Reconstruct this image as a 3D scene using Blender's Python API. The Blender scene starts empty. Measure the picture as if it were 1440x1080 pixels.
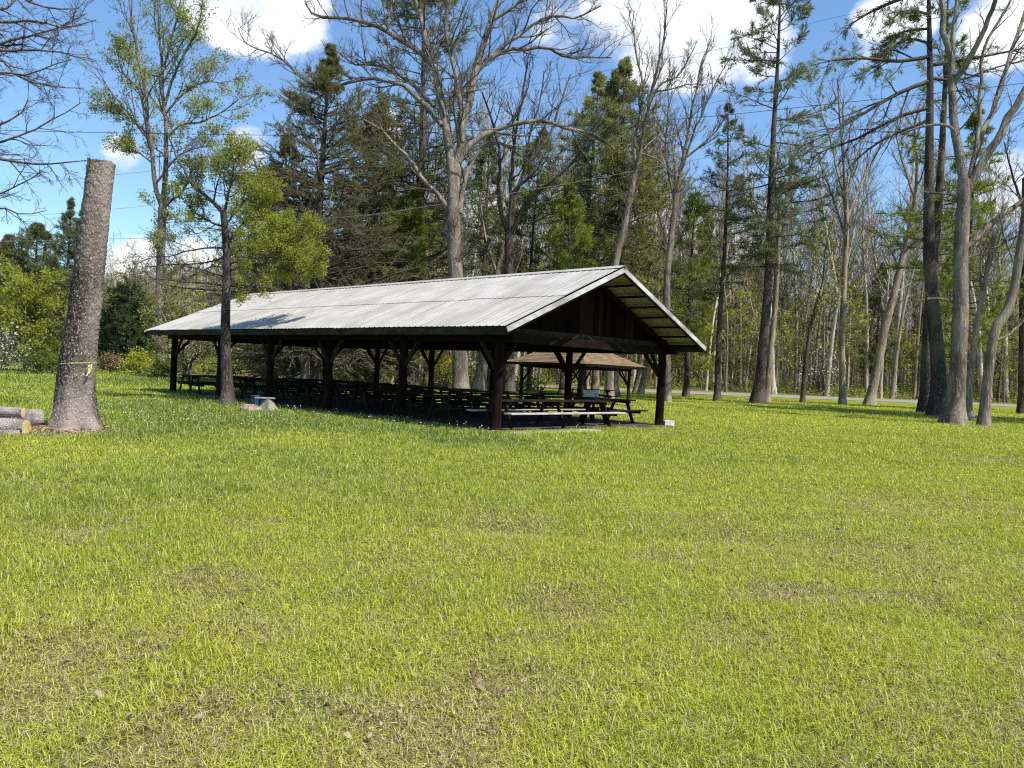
import bpy, math, random
import numpy as np
S = bpy.context.scene
COL = S.collection
RNG = np.random.default_rng(7)
random.seed(7)
norm = lambda a: a / np.maximum(np.linalg.norm(a, axis=-1, keepdims=True), 1e-9)

# ------------------------------------------------------------------ camera frame
F = 1110.0
TH, PIT = math.radians(2.5), math.atan(17 / 1110)
CAM = np.array([0, 0, 1.55])
FW = np.array([0, math.cos(PIT), -math.sin(PIT)])
_r0 = np.array([1.0, 0, 0]); _u0 = np.array([0, math.sin(PIT), math.cos(PIT)])
RT = _r0 * math.cos(TH) + _u0 * math.sin(TH)
UP = _u0 * math.cos(TH) - _r0 * math.sin(TH)
def ray(px, py): return FW + (px - 720) / F * RT - (py - 540) / F * UP
def at(px, py, d): return CAM + d * ray(px, py)
def G(px, py, z=0.0):
    d = ray(px, py); t = (z - CAM[2]) / d[2]; return CAM + t * d
def proj(p):
    v = np.array(p) - CAM; d = v @ FW
    return 720 + F * (v @ RT) / d, 540 - F * (v @ UP) / d, d
def terr(x, y):
    q = np.asarray(y - 0.2 * x, float)
    s = np.clip(q - 74, 0, 170)
    return 0.022 * s * np.clip(s / 6, 0, 1)
def base_at(px, d):
    """ground point seen in column px at depth d"""
    lo, hi = 300.0, 800.0
    for _ in range(40):
        m = (lo + hi) / 2; p = at(px, m, d)
        if p[2] > terr(p[0], p[1]): lo = m
        else: hi = m
    return at(px, (lo + hi) / 2, d), (lo + hi) / 2

# ------------------------------------------------------------------ numpy noise
_PERM = np.random.default_rng(3).random((256, 256))
def vnoise(x, y, s=1.0, o=0):
    x = np.asarray(x) / s + 17.3 * o + 500; y = np.asarray(y) / s + 9.1 * o + 500
    i = np.floor(x).astype(int); j = np.floor(y).astype(int)
    a = x - i; b = y - j; a = a * a * (3 - 2 * a); b = b * b * (3 - 2 * b)
    g = lambda p, q: _PERM[(p) % 256, (q) % 256]
    return (g(i, j) * (1 - a) + g(i + 1, j) * a) * (1 - b) + (g(i, j + 1) * (1 - a) + g(i + 1, j + 1) * a) * b
def fbm(x, y, s, n=4, o=0):
    v = 0; w = 0
    for k in range(n):
        v = v + vnoise(x, y, s / 2 ** k, o + k) * 0.5 ** k; w += 0.5 ** k
    return v / w

# ------------------------------------------------------------------ mesh gathering
class Geo:
    def __init__(s): s.v = []; s.q = []; s.t = []; s.n = 0
    def add(s, v, q=None, t=None, m=0):
        v = np.asarray(v, float).reshape(-1, 3)
        if q is not None and len(q): s.q.append((np.asarray(q) + s.n, m))
        if t is not None and len(t): s.t.append((np.asarray(t) + s.n, m))
        s.v.append(v); s.n += len(v)
    def mesh(s, name, mats, smooth=False):
        V = np.concatenate(s.v) if s.v else np.zeros((0, 3))
        me = bpy.data.meshes.new(name)
        me.vertices.add(len(V)); me.vertices.foreach_set('co', V.astype(np.float32).ravel())
        idx = []; st = []; mi = []; c = 0
        for blk, k in ((s.q, 4), (s.t, 3)):
            for f, m in blk:
                idx.append(f.ravel()); st.append(c + k * np.arange(len(f))); mi.append(np.full(len(f), m)); c += k * len(f)
        idx = np.concatenate(idx); st = np.concatenate(st); mi = np.concatenate(mi)
        me.loops.add(len(idx)); me.loops.foreach_set('vertex_index', idx.astype(np.int32))
        me.polygons.add(len(st)); me.polygons.foreach_set('loop_start', st.astype(np.int32))
        me.polygons.foreach_set('material_index', mi.astype(np.int32))
        me.polygons.foreach_set('use_smooth', np.full(len(st), smooth))
        for m in (mats if isinstance(mats, (list, tuple)) else [mats]): me.materials.append(m)
        me.update(calc_edges=True); me.validate()
        return me
    def build(s, name, mats, parent=None, smooth=False, loc=None):
        o = bpy.data.objects.new(name, s.mesh(name, mats, smooth)); COL.objects.link(o)
        if parent is not None: o.parent = parent
        if loc is not None: o.location = loc
        return o
    # shapes
    def box(s, c, size, rot=None, m=0, bev=0.0):
        hx, hy, hz = np.array(size) / 2.0
        if bev <= 0:
            v = np.array([[x, y, z] for z in (-hz, hz) for y in (-hy, hy) for x in (-hx, hx)])
            q = [[0, 2, 3, 1], [4, 5, 7, 6], [0, 1, 5, 4], [2, 6, 7, 3], [0, 4, 6, 2], [1, 3, 7, 5]]
            t = None
        else:
            b = bev; v = []; I = {}
            for zs in (-1, 1):
                for ys in (-1, 1):
                    for xs in (-1, 1):
                        I[(xs, ys, zs)] = len(v)
                        v += [[xs * hx, ys * (hy - b), zs * (hz - b)], [xs * (hx - b), ys * hy, zs * (hz - b)], [xs * (hx - b), ys * (hy - b), zs * hz]]
            v = np.array(v); q = []; t = []
            for a in range(3):
                o1, o2 = [k for k in range(3) if k != a]
                for sg in (-1, 1):
                    f = []
                    for (p, r) in ((-1, -1), (1, -1), (1, 1), (-1, 1)):
                        k = [0, 0, 0]; k[a] = sg; k[o1] = p; k[o2] = r; f.append(I[tuple(k)] + a)
                    q.append(f)
                for p in (-1, 1):
                    for r in (-1, 1):
                        k1 = [0, 0, 0]; k1[a] = -1; k1[o1] = p; k1[o2] = r; k2 = list(k1); k2[a] = 1
                        i1, i2 = I[tuple(k1)], I[tuple(k2)]
                        q.append([i1 + o1, i1 + o2, i2 + o2, i2 + o1])
            for k, i in I.items(): t.append([i, i + 1, i + 2])
        if rot is not None: v = v @ np.array(rot).T
        s.add(v + np.array(c), q, t, m)
    def bar(s, p, q, w, h, m=0, bev=0.006, up=(0, 0, 1)):
        p = np.array(p, float); q = np.array(q, float); d = q - p; L = np.linalg.norm(d); d = d / L
        side = np.cross(np.array(up, float), d)
        if np.linalg.norm(side) < 1e-3: side = np.cross([0, 1, 0], d)
        side = side / np.linalg.norm(side); n = np.cross(d, side)
        s.box((p + q) / 2, (L, w, h), np.stack([d, side, n], 1), m, bev)
    def tubes(s, P, R, sides=5, m=0, cap=False):
        P = np.asarray(P, float); R = np.asarray(R, float); B, K, _ = P.shape
        T = norm(np.gradient(P, axis=1)); mt = norm(T.mean(1))
        ref = np.where(np.abs(mt[:, 2:3]) < 0.8, np.array([[0.02, 0.03, 1.0]]), np.array([[1.0, 0.05, 0.02]]))[:, None, :]
        n1 = norm(np.cross(T, np.broadcast_to(ref, T.shape))); n2 = np.cross(T, n1)
        a = 2 * math.pi * np.arange(sides) / sides
        V = P[:, :, None, :] + R[:, :, None, None] * (np.cos(a)[:, None] * n1[:, :, None, :] + np.sin(a)[:, None] * n2[:, :, None, :])
        k = np.arange(K - 1)[:, None] * sides; j = np.arange(sides)[None]; j2 = (j + 1) % sides
        q = np.stack([k + j, k + sides + j, k + sides + j2, k + j2], -1).reshape(-1, 4)
        Q = (q[None] + (np.arange(B) * K * sides)[:, None, None]).reshape(-1, 4)
        t = None
        if cap:
            base = (K - 1) * sides
            t = np.concatenate([np.stack([np.full(sides - 2, b * K * sides + o), b * K * sides + o + (np.arange(1, sides - 1) if o else np.arange(2, sides)), b * K * sides + o + (np.arange(2, sides) if o else np.arange(1, sides - 1))], -1) for b in range(B) for o in (0, base)])
        s.add(V, Q, t, m)
    def leaves(s, P, size, rng, m=0, dirs=None, aspect=0.6):
        B = len(P)
        if dirs is None: dirs = norm(rng.normal(size=(B, 3)))
        w = norm(np.cross(dirs, rng.normal(size=(B, 3))))
        L = (np.asarray(size) * rng.uniform(0.6, 1.3, B))[:, None]; W = L * aspect * 0.5
        V = np.stack([P, P + dirs * L * 0.5 + w * W, P + dirs * L, P + dirs * L * 0.5 - w * W], 1)
        s.add(V, np.arange(4 * B).reshape(B, 4), None, m)

def tag(o, label, cat, group=None):
    o['label'] = label; o['category'] = cat
    if group: o['group'] = group
    return o
def kind(o, k): o['kind'] = k; return o
def empty(name, loc, rz=0.0):
    o = bpy.data.objects.new(name, None); COL.objects.link(o); o.location = loc; o.rotation_euler = (0, 0, rz); o.empty_display_size = 0.3
    return o
def copy_tree(o, parent=None):
    c = o.copy(); COL.objects.link(c)
    if parent is not None: c.parent = parent
    for ch in list(o.children): copy_tree(ch, c)
    return c

# ------------------------------------------------------------------ materials
def mk(name):
    m = bpy.data.materials.new(name); m.use_nodes = True; m.node_tree.nodes.clear(); return m, m.node_tree
def nd(nt, typ, ins=None, **kw):
    n = nt.nodes.new(typ)
    for k, v in kw.items(): setattr(n, k, v)
    for k, v in (ins or {}).items():
        if isinstance(v, bpy.types.NodeSocket): nt.links.new(v, n.inputs[k])
        else: n.inputs[k].default_value = v
    return n
def c4(c): return (c[0], c[1], c[2], 1)
def mixc(nt, f, a, b, blend='MIX'):
    n = nt.nodes.new('ShaderNodeMix'); n.data_type = 'RGBA'; n.blend_type = blend
    for i, v in ((0, f), (6, a), (7, b)):
        if isinstance(v, bpy.types.NodeSocket): nt.links.new(v, n.inputs[i])
        else: n.inputs[i].default_value = v if i == 0 else c4(v)
    return n.outputs[2]
def mth(nt, op, a, b=0.0, c=None, clamp=False):
    n = nt.nodes.new('ShaderNodeMath'); n.operation = op; n.use_clamp = clamp
    for i, v in enumerate((a, b) if c is None else (a, b, c)):
        if isinstance(v, bpy.types.NodeSocket): nt.links.new(v, n.inputs[i])
        else: n.inputs[i].default_value = v
    return n.outputs[0]
def mapr(nt, v, a, b, c=0.0, d=1.0, smooth=True):
    n = nt.nodes.new('ShaderNodeMapRange'); n.interpolation_type = 'SMOOTHSTEP' if smooth else 'LINEAR'
    nt.links.new(v, n.inputs[0])
    for i, x in enumerate((a, b, c, d)): n.inputs[i + 1].default_value = x
    return n.outputs[0]
def coords(nt, scale=(1, 1, 1)):
    tc = nd(nt, 'ShaderNodeTexCoord'); mp = nd(nt, 'ShaderNodeMapping', {'Vector': tc.outputs['Object'], 'Scale': scale}); return mp.outputs[0]
def noise(nt, vec, sc, det=4.0, rough=0.55):
    return nd(nt, 'ShaderNodeTexNoise', {'Vector': vec, 'Scale': sc, 'Detail': det, 'Roughness': rough}).outputs[0]
def finish(nt, col, rough=0.8, bump=None, bs=0.4, bd=0.02, metal=0.0, spec=0.3):
    p = nd(nt, 'ShaderNodeBsdfPrincipled', {'Roughness': rough, 'Metallic': metal, 'Specular IOR Level': spec})
    if isinstance(col, bpy.types.NodeSocket): nt.links.new(col, p.inputs['Base Color'])
    else: p.inputs['Base Color'].default_value = c4(col)
    if bump is not None:
        b = nd(nt, 'ShaderNodeBump', {'Height': bump, 'Strength': bs, 'Distance': bd}); nt.links.new(b.outputs[0], p.inputs['Normal'])
    o = nd(nt, 'ShaderNodeOutputMaterial'); nt.links.new(p.outputs[0], o.inputs[0])

def bark(name, dark, light, sx=9.0, sz=1.6, bs=0.8, bd=0.04, moss=None):
    m, nt = mk(name)
    v0 = coords(nt, (sx, sx, sz)); dn = nd(nt, 'ShaderNodeTexNoise', {'Vector': v0, 'Scale': 1.6, 'Detail': 3.0}).outputs['Color']
    v = nd(nt, 'ShaderNodeVectorMath', {0: v0, 1: nd(nt, 'ShaderNodeVectorMath', {0: dn, 'Scale': 1.3}, operation='SCALE').outputs[0]}, operation='ADD').outputs[0]
    n1 = noise(nt, v, 1.0, 6, 0.65); n2 = noise(nt, coords(nt, (1.3, 1.3, 0.5)), 1.0, 4)
    vo = nd(nt, 'ShaderNodeTexVoronoi', {'Vector': v, 'Scale': 1.1}, feature='DISTANCE_TO_EDGE').outputs['Distance']
    ridge = mapr(nt, vo, -0.05, 0.4)
    h = mth(nt, 'MULTIPLY', ridge, mapr(nt, n1, 0.25, 0.75))
    c = mixc(nt, mapr(nt, h, 0.0, 0.75), dark, light)
    c = mixc(nt, mapr(nt, n2, 0.35, 0.7), c, mixc(nt, 0.5, c, (light[0] * 1.25, light[1] * 1.25, light[2] * 1.25)))
    if moss: c = mixc(nt, mapr(nt, noise(nt, coords(nt, (2, 2, 1)), 1.0, 5), 0.55, 0.75, 0, 0.7), c, moss)
    finish(nt, c, 0.95, h, bs, bd, spec=0.1)
    return m
def leafmat(name, c1, c2, trans=0.35, clump=0.5):
    m, nt = mk(name)
    g = nd(nt, 'ShaderNodeNewGeometry'); oi = nd(nt, 'ShaderNodeObjectInfo')
    f = mth(nt, 'ADD', mth(nt, 'MULTIPLY', g.outputs['Random Per Island'], 0.6), mth(nt, 'MULTIPLY', mapr(nt, noise(nt, coords(nt), clump, 2), 0.35, 0.65), 0.4))
    c = mixc(nt, f, c1, c2)
    c = mixc(nt, mth(nt, 'MULTIPLY', oi.outputs['Random'], 0.45), c, (c1[0] * 0.7, c1[1] * 0.62, c1[2] * 0.7))
    d = nd(nt, 'ShaderNodeBsdfDiffuse', {'Color': c}); t = nd(nt, 'ShaderNodeBsdfTranslucent', {'Color': c})
    mx = nd(nt, 'ShaderNodeMixShader', {0: trans}); nt.links.new(d.outputs[0], mx.inputs[1]); nt.links.new(t.outputs[0], mx.inputs[2])
    o = nd(nt, 'ShaderNodeOutputMaterial'); nt.links.new(mx.outputs[0], o.inputs[0])
    return m
def wood(name, dark, light, grain=(3, 3, 3), bs=0.25, rough=0.75, stain=None):
    m, nt = mk(name)
    n1 = noise(nt, coords(nt, grain), 1.0, 6, 0.65); n2 = noise(nt, coords(nt, (0.7, 0.7, 0.7)), 1.0, 3)
    c = mixc(nt, mapr(nt, n1, 0.3, 0.7), dark, light)
    if stain: c = mixc(nt, mapr(nt, n2, 0.45, 0.65, 0, 0.8), c, stain)
    finish(nt, c, rough, n1, bs, 0.01, spec=0.06)
    return m

BK_MAPLE = bark('grey_maple_bark', (0.085, 0.066, 0.05), (0.385, 0.325, 0.255), 11, 1.5, 1.0, 0.06, moss=(0.48, 0.43, 0.36))
BK_PINE = bark('dark_pine_bark', (0.03, 0.024, 0.02), (0.18, 0.145, 0.12), 9, 2.6, 1.0, 0.05)
BK_PALE = bark('pale_trunk_bark', (0.14, 0.11, 0.08), (0.44, 0.37, 0.28), 10, 1.2)
BK_WOOD = bark('woodland_bark', (0.095, 0.078, 0.06), (0.32, 0.27, 0.205), 8, 1.2, 0.5)
BK_STUMP = bark('stump_bark', (0.022, 0.016, 0.013), (0.45, 0.37, 0.31), 22, 13, 1.0, 0.02)
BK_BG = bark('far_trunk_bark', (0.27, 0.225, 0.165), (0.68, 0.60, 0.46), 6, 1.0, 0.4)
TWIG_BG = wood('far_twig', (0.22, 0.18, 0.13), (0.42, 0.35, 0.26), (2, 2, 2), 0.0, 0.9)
TWIG = wood('grey_twig', (0.085, 0.072, 0.06), (0.18, 0.155, 0.125), (2, 2, 2), 0.0, 0.9)
TWIG_DK = wood('dark_twig', (0.05, 0.042, 0.036), (0.13, 0.11, 0.09), (2, 2, 2), 0.0, 0.9)
TWIG_RED = wood('budding_twig', (0.10, 0.075, 0.052), (0.20, 0.15, 0.105), (2, 2, 2), 0.0, 0.9)
LF_YEL = leafmat('spring_leaf_yellow', (0.24, 0.275, 0.03), (0.43, 0.45, 0.085), 0.5)
LF_SPRING = leafmat('spring_leaf', (0.22, 0.255, 0.06), (0.40, 0.42, 0.135), 0.45)
LF_UNDER = leafmat('understory_leaf', (0.32, 0.35, 0.03), (0.56, 0.57, 0.09), 0.4)
LF_SHRUB = leafmat('shrub_leaf', (0.08, 0.125, 0.022), (0.21, 0.265, 0.05), 0.3)
LF_DARK = leafmat('evergreen_leaf', (0.075, 0.11, 0.045), (0.17, 0.22, 0.09), 0.2)
LF_DRY = leafmat('dry_weed', (0.16, 0.11, 0.06), (0.28, 0.21, 0.11), 0.2)
LF_WHITE = leafmat('blossom', (0.62, 0.62, 0.52), (0.8, 0.8, 0.74), 0.3)
ND_HEM = leafmat('hemlock_needle', (0.13, 0.13, 0.055), (0.27, 0.255, 0.11), 0.5)
ND_PINE = leafmat('pine_needle', (0.22, 0.24, 0.07), (0.41, 0.42, 0.15), 0.5)
ND_BLUE = leafmat('blue_pine_needle', (0.14, 0.17, 0.075), (0.29, 0.32, 0.145), 0.45)
ND_BRIGHT = leafmat('bright_pine_needle', (0.16, 0.20, 0.03), (0.33, 0.36, 0.07), 0.35)

# ------------------------------------------------------------------ branches
def resample(pts, K):
    pts = np.asarray(pts, float)
    if len(pts) > 2:   # Catmull-Rom
        p = np.concatenate([[2 * pts[0] - pts[1]], pts, [2 * pts[-1] - pts[-2]]]); out = []
        for i in range(1, len(p) - 2):
            t = np.linspace(0, 1, 9)[:-1, None] if i < len(p) - 3 else np.linspace(0, 1, 9)[:, None]
            out.append(0.5 * (2 * p[i] + (p[i + 1] - p[i - 1]) * t + (2 * p[i - 1] - 5 * p[i] + 4 * p[i + 1] - p[i + 2]) * t ** 2 + (-p[i - 1] + 3 * p[i] - 3 * p[i + 1] + p[i + 2]) * t ** 3))
        pts = np.concatenate(out)
    d = np.concatenate([[0], np.cumsum(np.linalg.norm(np.diff(pts, axis=0), axis=1))])
    s = np.linspace(0, d[-1], K)
    return np.stack([np.interp(s, d, pts[:, k]) for k in range(3)], 1), d[-1]
def grow(P0, D, L, R, n, wob, up, rng, taper=0.25):
    P = [P0]; D = norm(D); step = (L / n)[:, None]
    for k in range(n):
        D = norm(D + wob * rng.normal(size=D.shape) + np.array([0, 0, up])); P.append(P[-1] + D * step)
    return np.stack(P, 1), R[:, None] * (1 - (1 - taper) * np.linspace(0, 1, n + 1))[None]
def spawn(P, R, L, m, t0, t1, ang, angj, ratio, rr, rng, shape=0.4, up=0.0, flat=0.0, rmin=0.004):
    B, K, _ = P.shape
    t = t0 + (t1 - t0) * ((np.arange(m)[None] + rng.random((B, m))) / m)
    x = np.clip(t * (K - 1), 0, K - 1.001); i = x.astype(int); f = (x - i)[..., None]; b = np.arange(B)[:, None]
    pos = P[b, i] * (1 - f) + P[b, i + 1] * f; T = norm(P[b, i + 1] - P[b, i])
    rad = R[b, i] * (1 - f[..., 0]) + R[b, i + 1] * f[..., 0]
    rv = rng.normal(size=T.shape); rv[..., 2] *= (1 - flat)
    perp = norm(rv - (rv * T).sum(-1, keepdims=True) * T)
    a = (ang + angj * rng.normal(size=t.shape))[..., None]
    D = T * np.cos(a) + perp * np.sin(a); D[..., 2] += up
    Lc = L[:, None] * ratio * (1 - shape * (t - t0) / max(t1 - t0, 1e-6)) * rng.uniform(0.6, 1.35, t.shape)
    Rc = np.maximum(np.minimum(rad * rr, Lc * 0.02 + 0.004), rmin)
    return pos.reshape(-1, 3), norm(D.reshape(-1, 3)), Lc.ravel(), Rc.ravel()
def tips(P, rng, n, lo=0.2):
    B, K, _ = P.shape; b = rng.integers(0, B, n); x = rng.uniform(lo, 1, n) * (K - 1.001); i = x.astype(int); f = (x - i)[:, None]
    return P[b, i] * (1 - f) + P[b, i + 1] * f, norm(P[b, i + 1] - P[b, i])
def trunk_geo(g, pts, rad, sides=18, K=34, flare=0.45, lump=0.06, seed=0, m=0):
    """bole with root flare and an uneven skin; pts from the ground up"""
    P, L = resample(pts, K); r = np.interp(np.linspace(0, 1, K), np.linspace(0, 1, len(rad)), rad)
    a = 2 * math.pi * np.arange(sides) / sides; h = np.linspace(0, L, K)
    rg = np.random.default_rng(seed); ph = rg.uniform(0, 6.28, 3)
    lobe = 1 + 0.35 * np.sin(3 * a + ph[0]) + 0.3 * np.sin(5 * a + ph[1])
    fl = flare * np.exp(-h / (1.6 * rad[0]))[:, None] * lobe[None]
    wig = lump * (fbm(np.cos(a)[None] * 2 + np.zeros((K, 1)), np.sin(a)[None] * 2 + h[:, None] * 0.8, 0.9, 3, seed % 50) - 0.5) * 2
    rr = r[:, None] * (1 + fl + wig)
    T = norm(np.gradient(P, axis=0)); n1 = norm(np.cross(T, np.array([0.0, 1.0, 0.03]))); n2 = np.cross(T, n1)
    V = P[:, None] + rr[..., None] * (np.cos(a)[None, :, None] * n1[:, None] + np.sin(a)[None, :, None] * n2[:, None])
    V[0, :, 2] -= 0.15
    k = np.arange(K - 1)[:, None] * sides; j = np.arange(sides)[None]; j2 = (j + 1) % sides
    g.add(V, np.stack([k + j, k + j2, k + sides + j2, k + sides + j], -1).reshape(-1, 4), None, m)
    return P, r, L

def hero_tree(name, label, cat, d, trunk, w, limbs, seed, barkm=None, twigm=None, leaf=None, nleaf=0, lsize=0.12,
              n2=9, n3=5, n4=4, r2=0.32, up=0.05, spread=0.35, flare=0.45, group=None, top=True, wob=0.16, ang=0.75, leaf_limbs=None):
    """trunk and limbs follow the tree's own outline at its distance d; every limb gets its own run in depth"""
    rng = np.random.default_rng(seed)
    barkm = barkm or BK_MAPLE; twigm = twigm or TWIG
    b3, by = base_at(trunk[0][0], d)
    known = []   # (px, py, depth)
    tp = [b3] + [at(x, y, d) for x, y in trunk[1:]]
    for x, y in trunk: known.append((x, y, d))
    root = empty(name, b3); tag(root, label, cat, group)
    g = Geo(); tp = [p - b3 for p in tp]
    rad = [x * d / F / 2 for x in w]
    P, r, L = trunk_geo(g, tp, rad, flare=flare, seed=seed)
    LP = []; LR = []; LL = []
    if top:
        q, l = resample(P[len(P) // 2:], 12); LP.append(q); LR.append(np.linspace(r[len(P) // 2], r[-1], 12)); LL.append(l * 0.7)
    for lb in limbs:
        pts = lb[0]; w0, w1 = lb[1], lb[2]
        x0, y0 = pts[0]
        kd = min(known, key=lambda k: (k[0] - x0) ** 2 + (k[1] - y0) ** 2); d0 = kd[2]
        sl = rng.uniform(-spread, spread); acc = 0; p3 = []; prev = None
        for x, y in pts:
            if prev is not None: acc += math.hypot(x - prev[0], y - prev[1]) * d / F
            prev = (x, y); dd = d0 + sl * acc; p3.append(at(x, y, dd) - b3)
        q, l = resample(p3, 14)
        rng2 = np.linspace(0, 1, 14)[:, None]
        q = q + rng.normal(size=q.shape) * 0.012 * l / 3 * np.sin(rng2 * 3.1)
        acc = 0
        for k in range(0, 14, 2):
            xx, yy, dd = proj(q[k] + b3); known.append((xx, yy, dd))
        LP.append(q); LL.append(l)
        LR.append(np.linspace(w0 * .88, w1, 14) * d / F / 2)
        g.tubes(q[None], LR[-1][None], 9)
    g.build('trunk', barkm, root, smooth=True)
    LP = np.stack([resample(q, 14)[0] for q in LP]); LR = np.stack([np.interp(np.linspace(0, 1, 14), np.linspace(0, 1, len(x)), x) for x in LR]); LL = np.array(LL)
    c = Geo()
    px = 0.00027 * d
    P0, D, L1, R1 = spawn(LP, LR, LL * 0.6 + 0.4 * LL.mean(), n2, 0.18, 1.0, ang, 0.25, r2, 0.6, rng, up=up * 2, rmin=px * 1.3)
    P2, R2 = grow(P0, D, L1, R1, 6, wob, up, rng); c.tubes(P2, R2, 5)
    P0, D, L1, R1 = spawn(P2, R2, L1, n3, 0.2, 1.0, 0.7, 0.25, 0.5, 0.65, rng, up=up, rmin=px)
    P3, R3 = grow(P0, D, L1, R1, 4, wob, up, rng, 0.4); c.tubes(P3, R3, 4)
    last = P3
    if n4:
        P0, D, L1, R1 = spawn(P3, R3, L1, n4, 0.2, 1.0, 0.65, 0.25, 0.55, 0.7, rng, up=up, rmin=px * 0.8)
        P4, R4 = grow(P0, D, L1, R1, 3, wob, up, rng, 0.4); c.tubes(P4, R4, 3); last = P4
    mats = [twigm]
    if leaf is not None and nleaf:
        mats.append(leaf); src = last
        if leaf_limbs is not None:   # only some limbs carry leaves
            per = n2 * n3 * (n4 or 1); keep = np.concatenate([np.arange(k * per, (k + 1) * per) for k in leaf_limbs]); src = last[keep]
        p, dd = tips(src, rng, nleaf, 0.3)
        c.leaves(p + rng.normal(size=p.shape) * lsize * 1.1, lsize, rng, 1)
    c.build('crown', mats, root)
    return root

def conifer_geo(rng, H, r0, crown0, halfw, needle=0.3, nwidth=0.1, nb=60, droop=-0.1, dens=26, top=0.06, trunk_pts=None, lat=7, power=0.8, gap=0.0, side=0.0):
    """trunk + limbs in one geo, needle sprays + branchlets in another"""
    g = Geo(); c = Geo()
    if trunk_pts is None: trunk_pts = [(0, 0, 0), (rng.normal() * 0.15, rng.normal() * 0.15, H * 0.5), (rng.normal() * 0.2, rng.normal() * 0.2, H)]
    P, r, L = trunk_geo(g, trunk_pts, [r0, r0 * 0.72, r0 * 0.42, 0.03], sides=12, K=26, flare=0.55, seed=int(rng.integers(1, 999)))
    t = np.sort(crown0 + (0.985 - crown0) * rng.random(nb) ** 1.15)
    if gap: t = t + gap * 0.02 * np.sin(t * 60)
    x = np.clip(t * 25, 0, 24.99); i = x.astype(int); f = (x - i)[:, None]
    pos = P[i] * (1 - f) + P[i + 1] * f
    az = rng.uniform(0, 2 * math.pi, nb) if not side else rng.vonmises(math.pi if side < 0 else 0.0, abs(side), nb)
    u = (t - crown0) / (1 - crown0)
    prof = (1 - u) ** power * (0.55 + 0.45 * np.clip(u / 0.15, 0, 1)) + top * 0.2
    Lb = halfw * prof * rng.uniform(0.55, 1.25, nb) * np.clip((1.02 - u) / .22, .3, 1) + 0.08 + 0.2 * (1 - u)
    el = droop * (1 - u) + 0.55 * u ** 2 + rng.normal(size=nb) * 0.1
    D = np.stack([np.cos(az) * np.cos(el), np.sin(az) * np.cos(el), np.sin(el)], 1)
    Rb = np.maximum(0.012 + 0.011 * Lb, 0.012)
    P1, R1 = grow(pos, D, Lb, Rb, 7, 0.07, 0.03, rng, 0.2); g.tubes(P1, R1, 4)
    P0, D, L1, Rr = spawn(P1, R1, Lb, lat, 0.22, 1.0, 0.85, 0.2, 0.42, 0.6, rng, shape=0.6, flat=0.75, rmin=0.006)
    P2, R2 = grow(P0, D, L1, Rr, 3, 0.1, 0.02, rng, 0.4); c.tubes(P2, R2, 3)
    n = int(len(P2) * dens); p, dd = tips(P2, rng, n, 0.1)
    nd_ = norm(dd + rng.normal(size=dd.shape) * 0.55 + np.array([0, 0, 0.1])); c.leaves(p, needle, rng, 1, nd_, nwidth)
    p, dd = tips(P1, rng, int(nb * dens * 1.2), 0.75); c.leaves(p, needle, rng, 1, norm(dd + rng.normal(size=dd.shape) * 0.6), nwidth)
    return g, c
def conifer(name, label, px, d, ytop, r0w, crown0, halfw_px, seed, needle_m, loc=None, trunk=None, cat='tree', group=None, extra=None, **kw):
    rng = np.random.default_rng(seed)
    b, by = base_at(px, d)
    H = (by - ytop) * d / F
    tp = None
    if trunk: tp = [np.zeros(3)] + [at(x, y, d) - b for x, y in trunk]
    g, c = conifer_geo(rng, H, r0w * d / F / 2, crown0, halfw_px * d / F, trunk_pts=tp, **kw)
    root = empty(name, b); tag(root, label, cat, group)
    if extra: extra(g, c, b, rng)
    g.build('trunk', BK_PINE, root, smooth=True); c.build('crown', [TWIG_DK, needle_m], root)
    return root
# ------------------------------------------------------------------ lawn look (shared by ground and grass)
PATCH = [(320, 572, .6, 1), (1065, 570, 1.0, 1), (1222, 570, .9, 1), (1385, 600, .8, 1), (1318, 588, 1.2, 1), (106, 609, .9, 1), (700, 742, 0.8, .85), (1265, 715, 1.0, 0.8), (1250, 775, 1.2, 0.8), (985, 745, 0.9, 0.7), (1400, 715, 1.3, .6), (60, 985, 0.35, 1.0), (110, 915, 0.45, 0.9),
         (370, 885, 0.3, 0.8), (800, 862, 0.4, 0.8), (560, 800, 0.5, 0.5), (700, 965, 0.35, 0.9), (560, 1050, 0.4, 1), (1000, 890, 0.35, 0.5), (1380, 645, 1.2, .7), (1040, 770, .8, .5), (300, 1010, .4, .6), (1330, 1000, .4, .5), (90, 606, 0.75, 1.0), (720, 604, .6, .6), (1350, 600, 1.3, .6)]
PXY = [(G(a, b)[0], G(a, b)[1], r * 1.0, s) for a, b, r, s in PATCH]
def dryness(x, y):
    d = 0.75 * np.clip((fbm(x, y, 0.55, 4, 5) - 0.60) / 0.12, 0, 1) * np.clip((13 - y) / 7, 0.12, 1)
    for cx, cy, r, s in PXY:
        q = np.hypot((x - cx), (y - cy) * 0.8) / r + (fbm(x, y, 0.5, 3, 11) - 0.5) * 1.1
        d = np.maximum(d, (0.85 if abs(cy) < 6 else 0.62 if s < 1 else 1.0) * s * np.clip(1.15 - q, 0, 1))
    d = d + 0.24 * np.clip((8 - y) / 6, 0, 1) * fbm(x, y, 0.5, 3, 21)
    return np.clip(d, 0, 1)
def lushness(x, y):
    l = fbm(x, y, 3.2, 4, 31) * 0.85 - .05 + 0.32 * np.clip((y - 9) / 9, 0, 1) * np.clip((6 - x) / 10, -0.1, 1)
    return np.clip((l - 0.30) * 2.0 + 0.35 * (fbm(x, y, 0.9, 3, 41) - 0.5), 0, 1)
GR_YEL, GR_MID, GR_LUSH = (0.46, 0.49, 0.024), (0.33, 0.40, 0.020), (0.125, 0.215, 0.015)
GR_DRY = (0.36, 0.30, 0.155)
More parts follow.
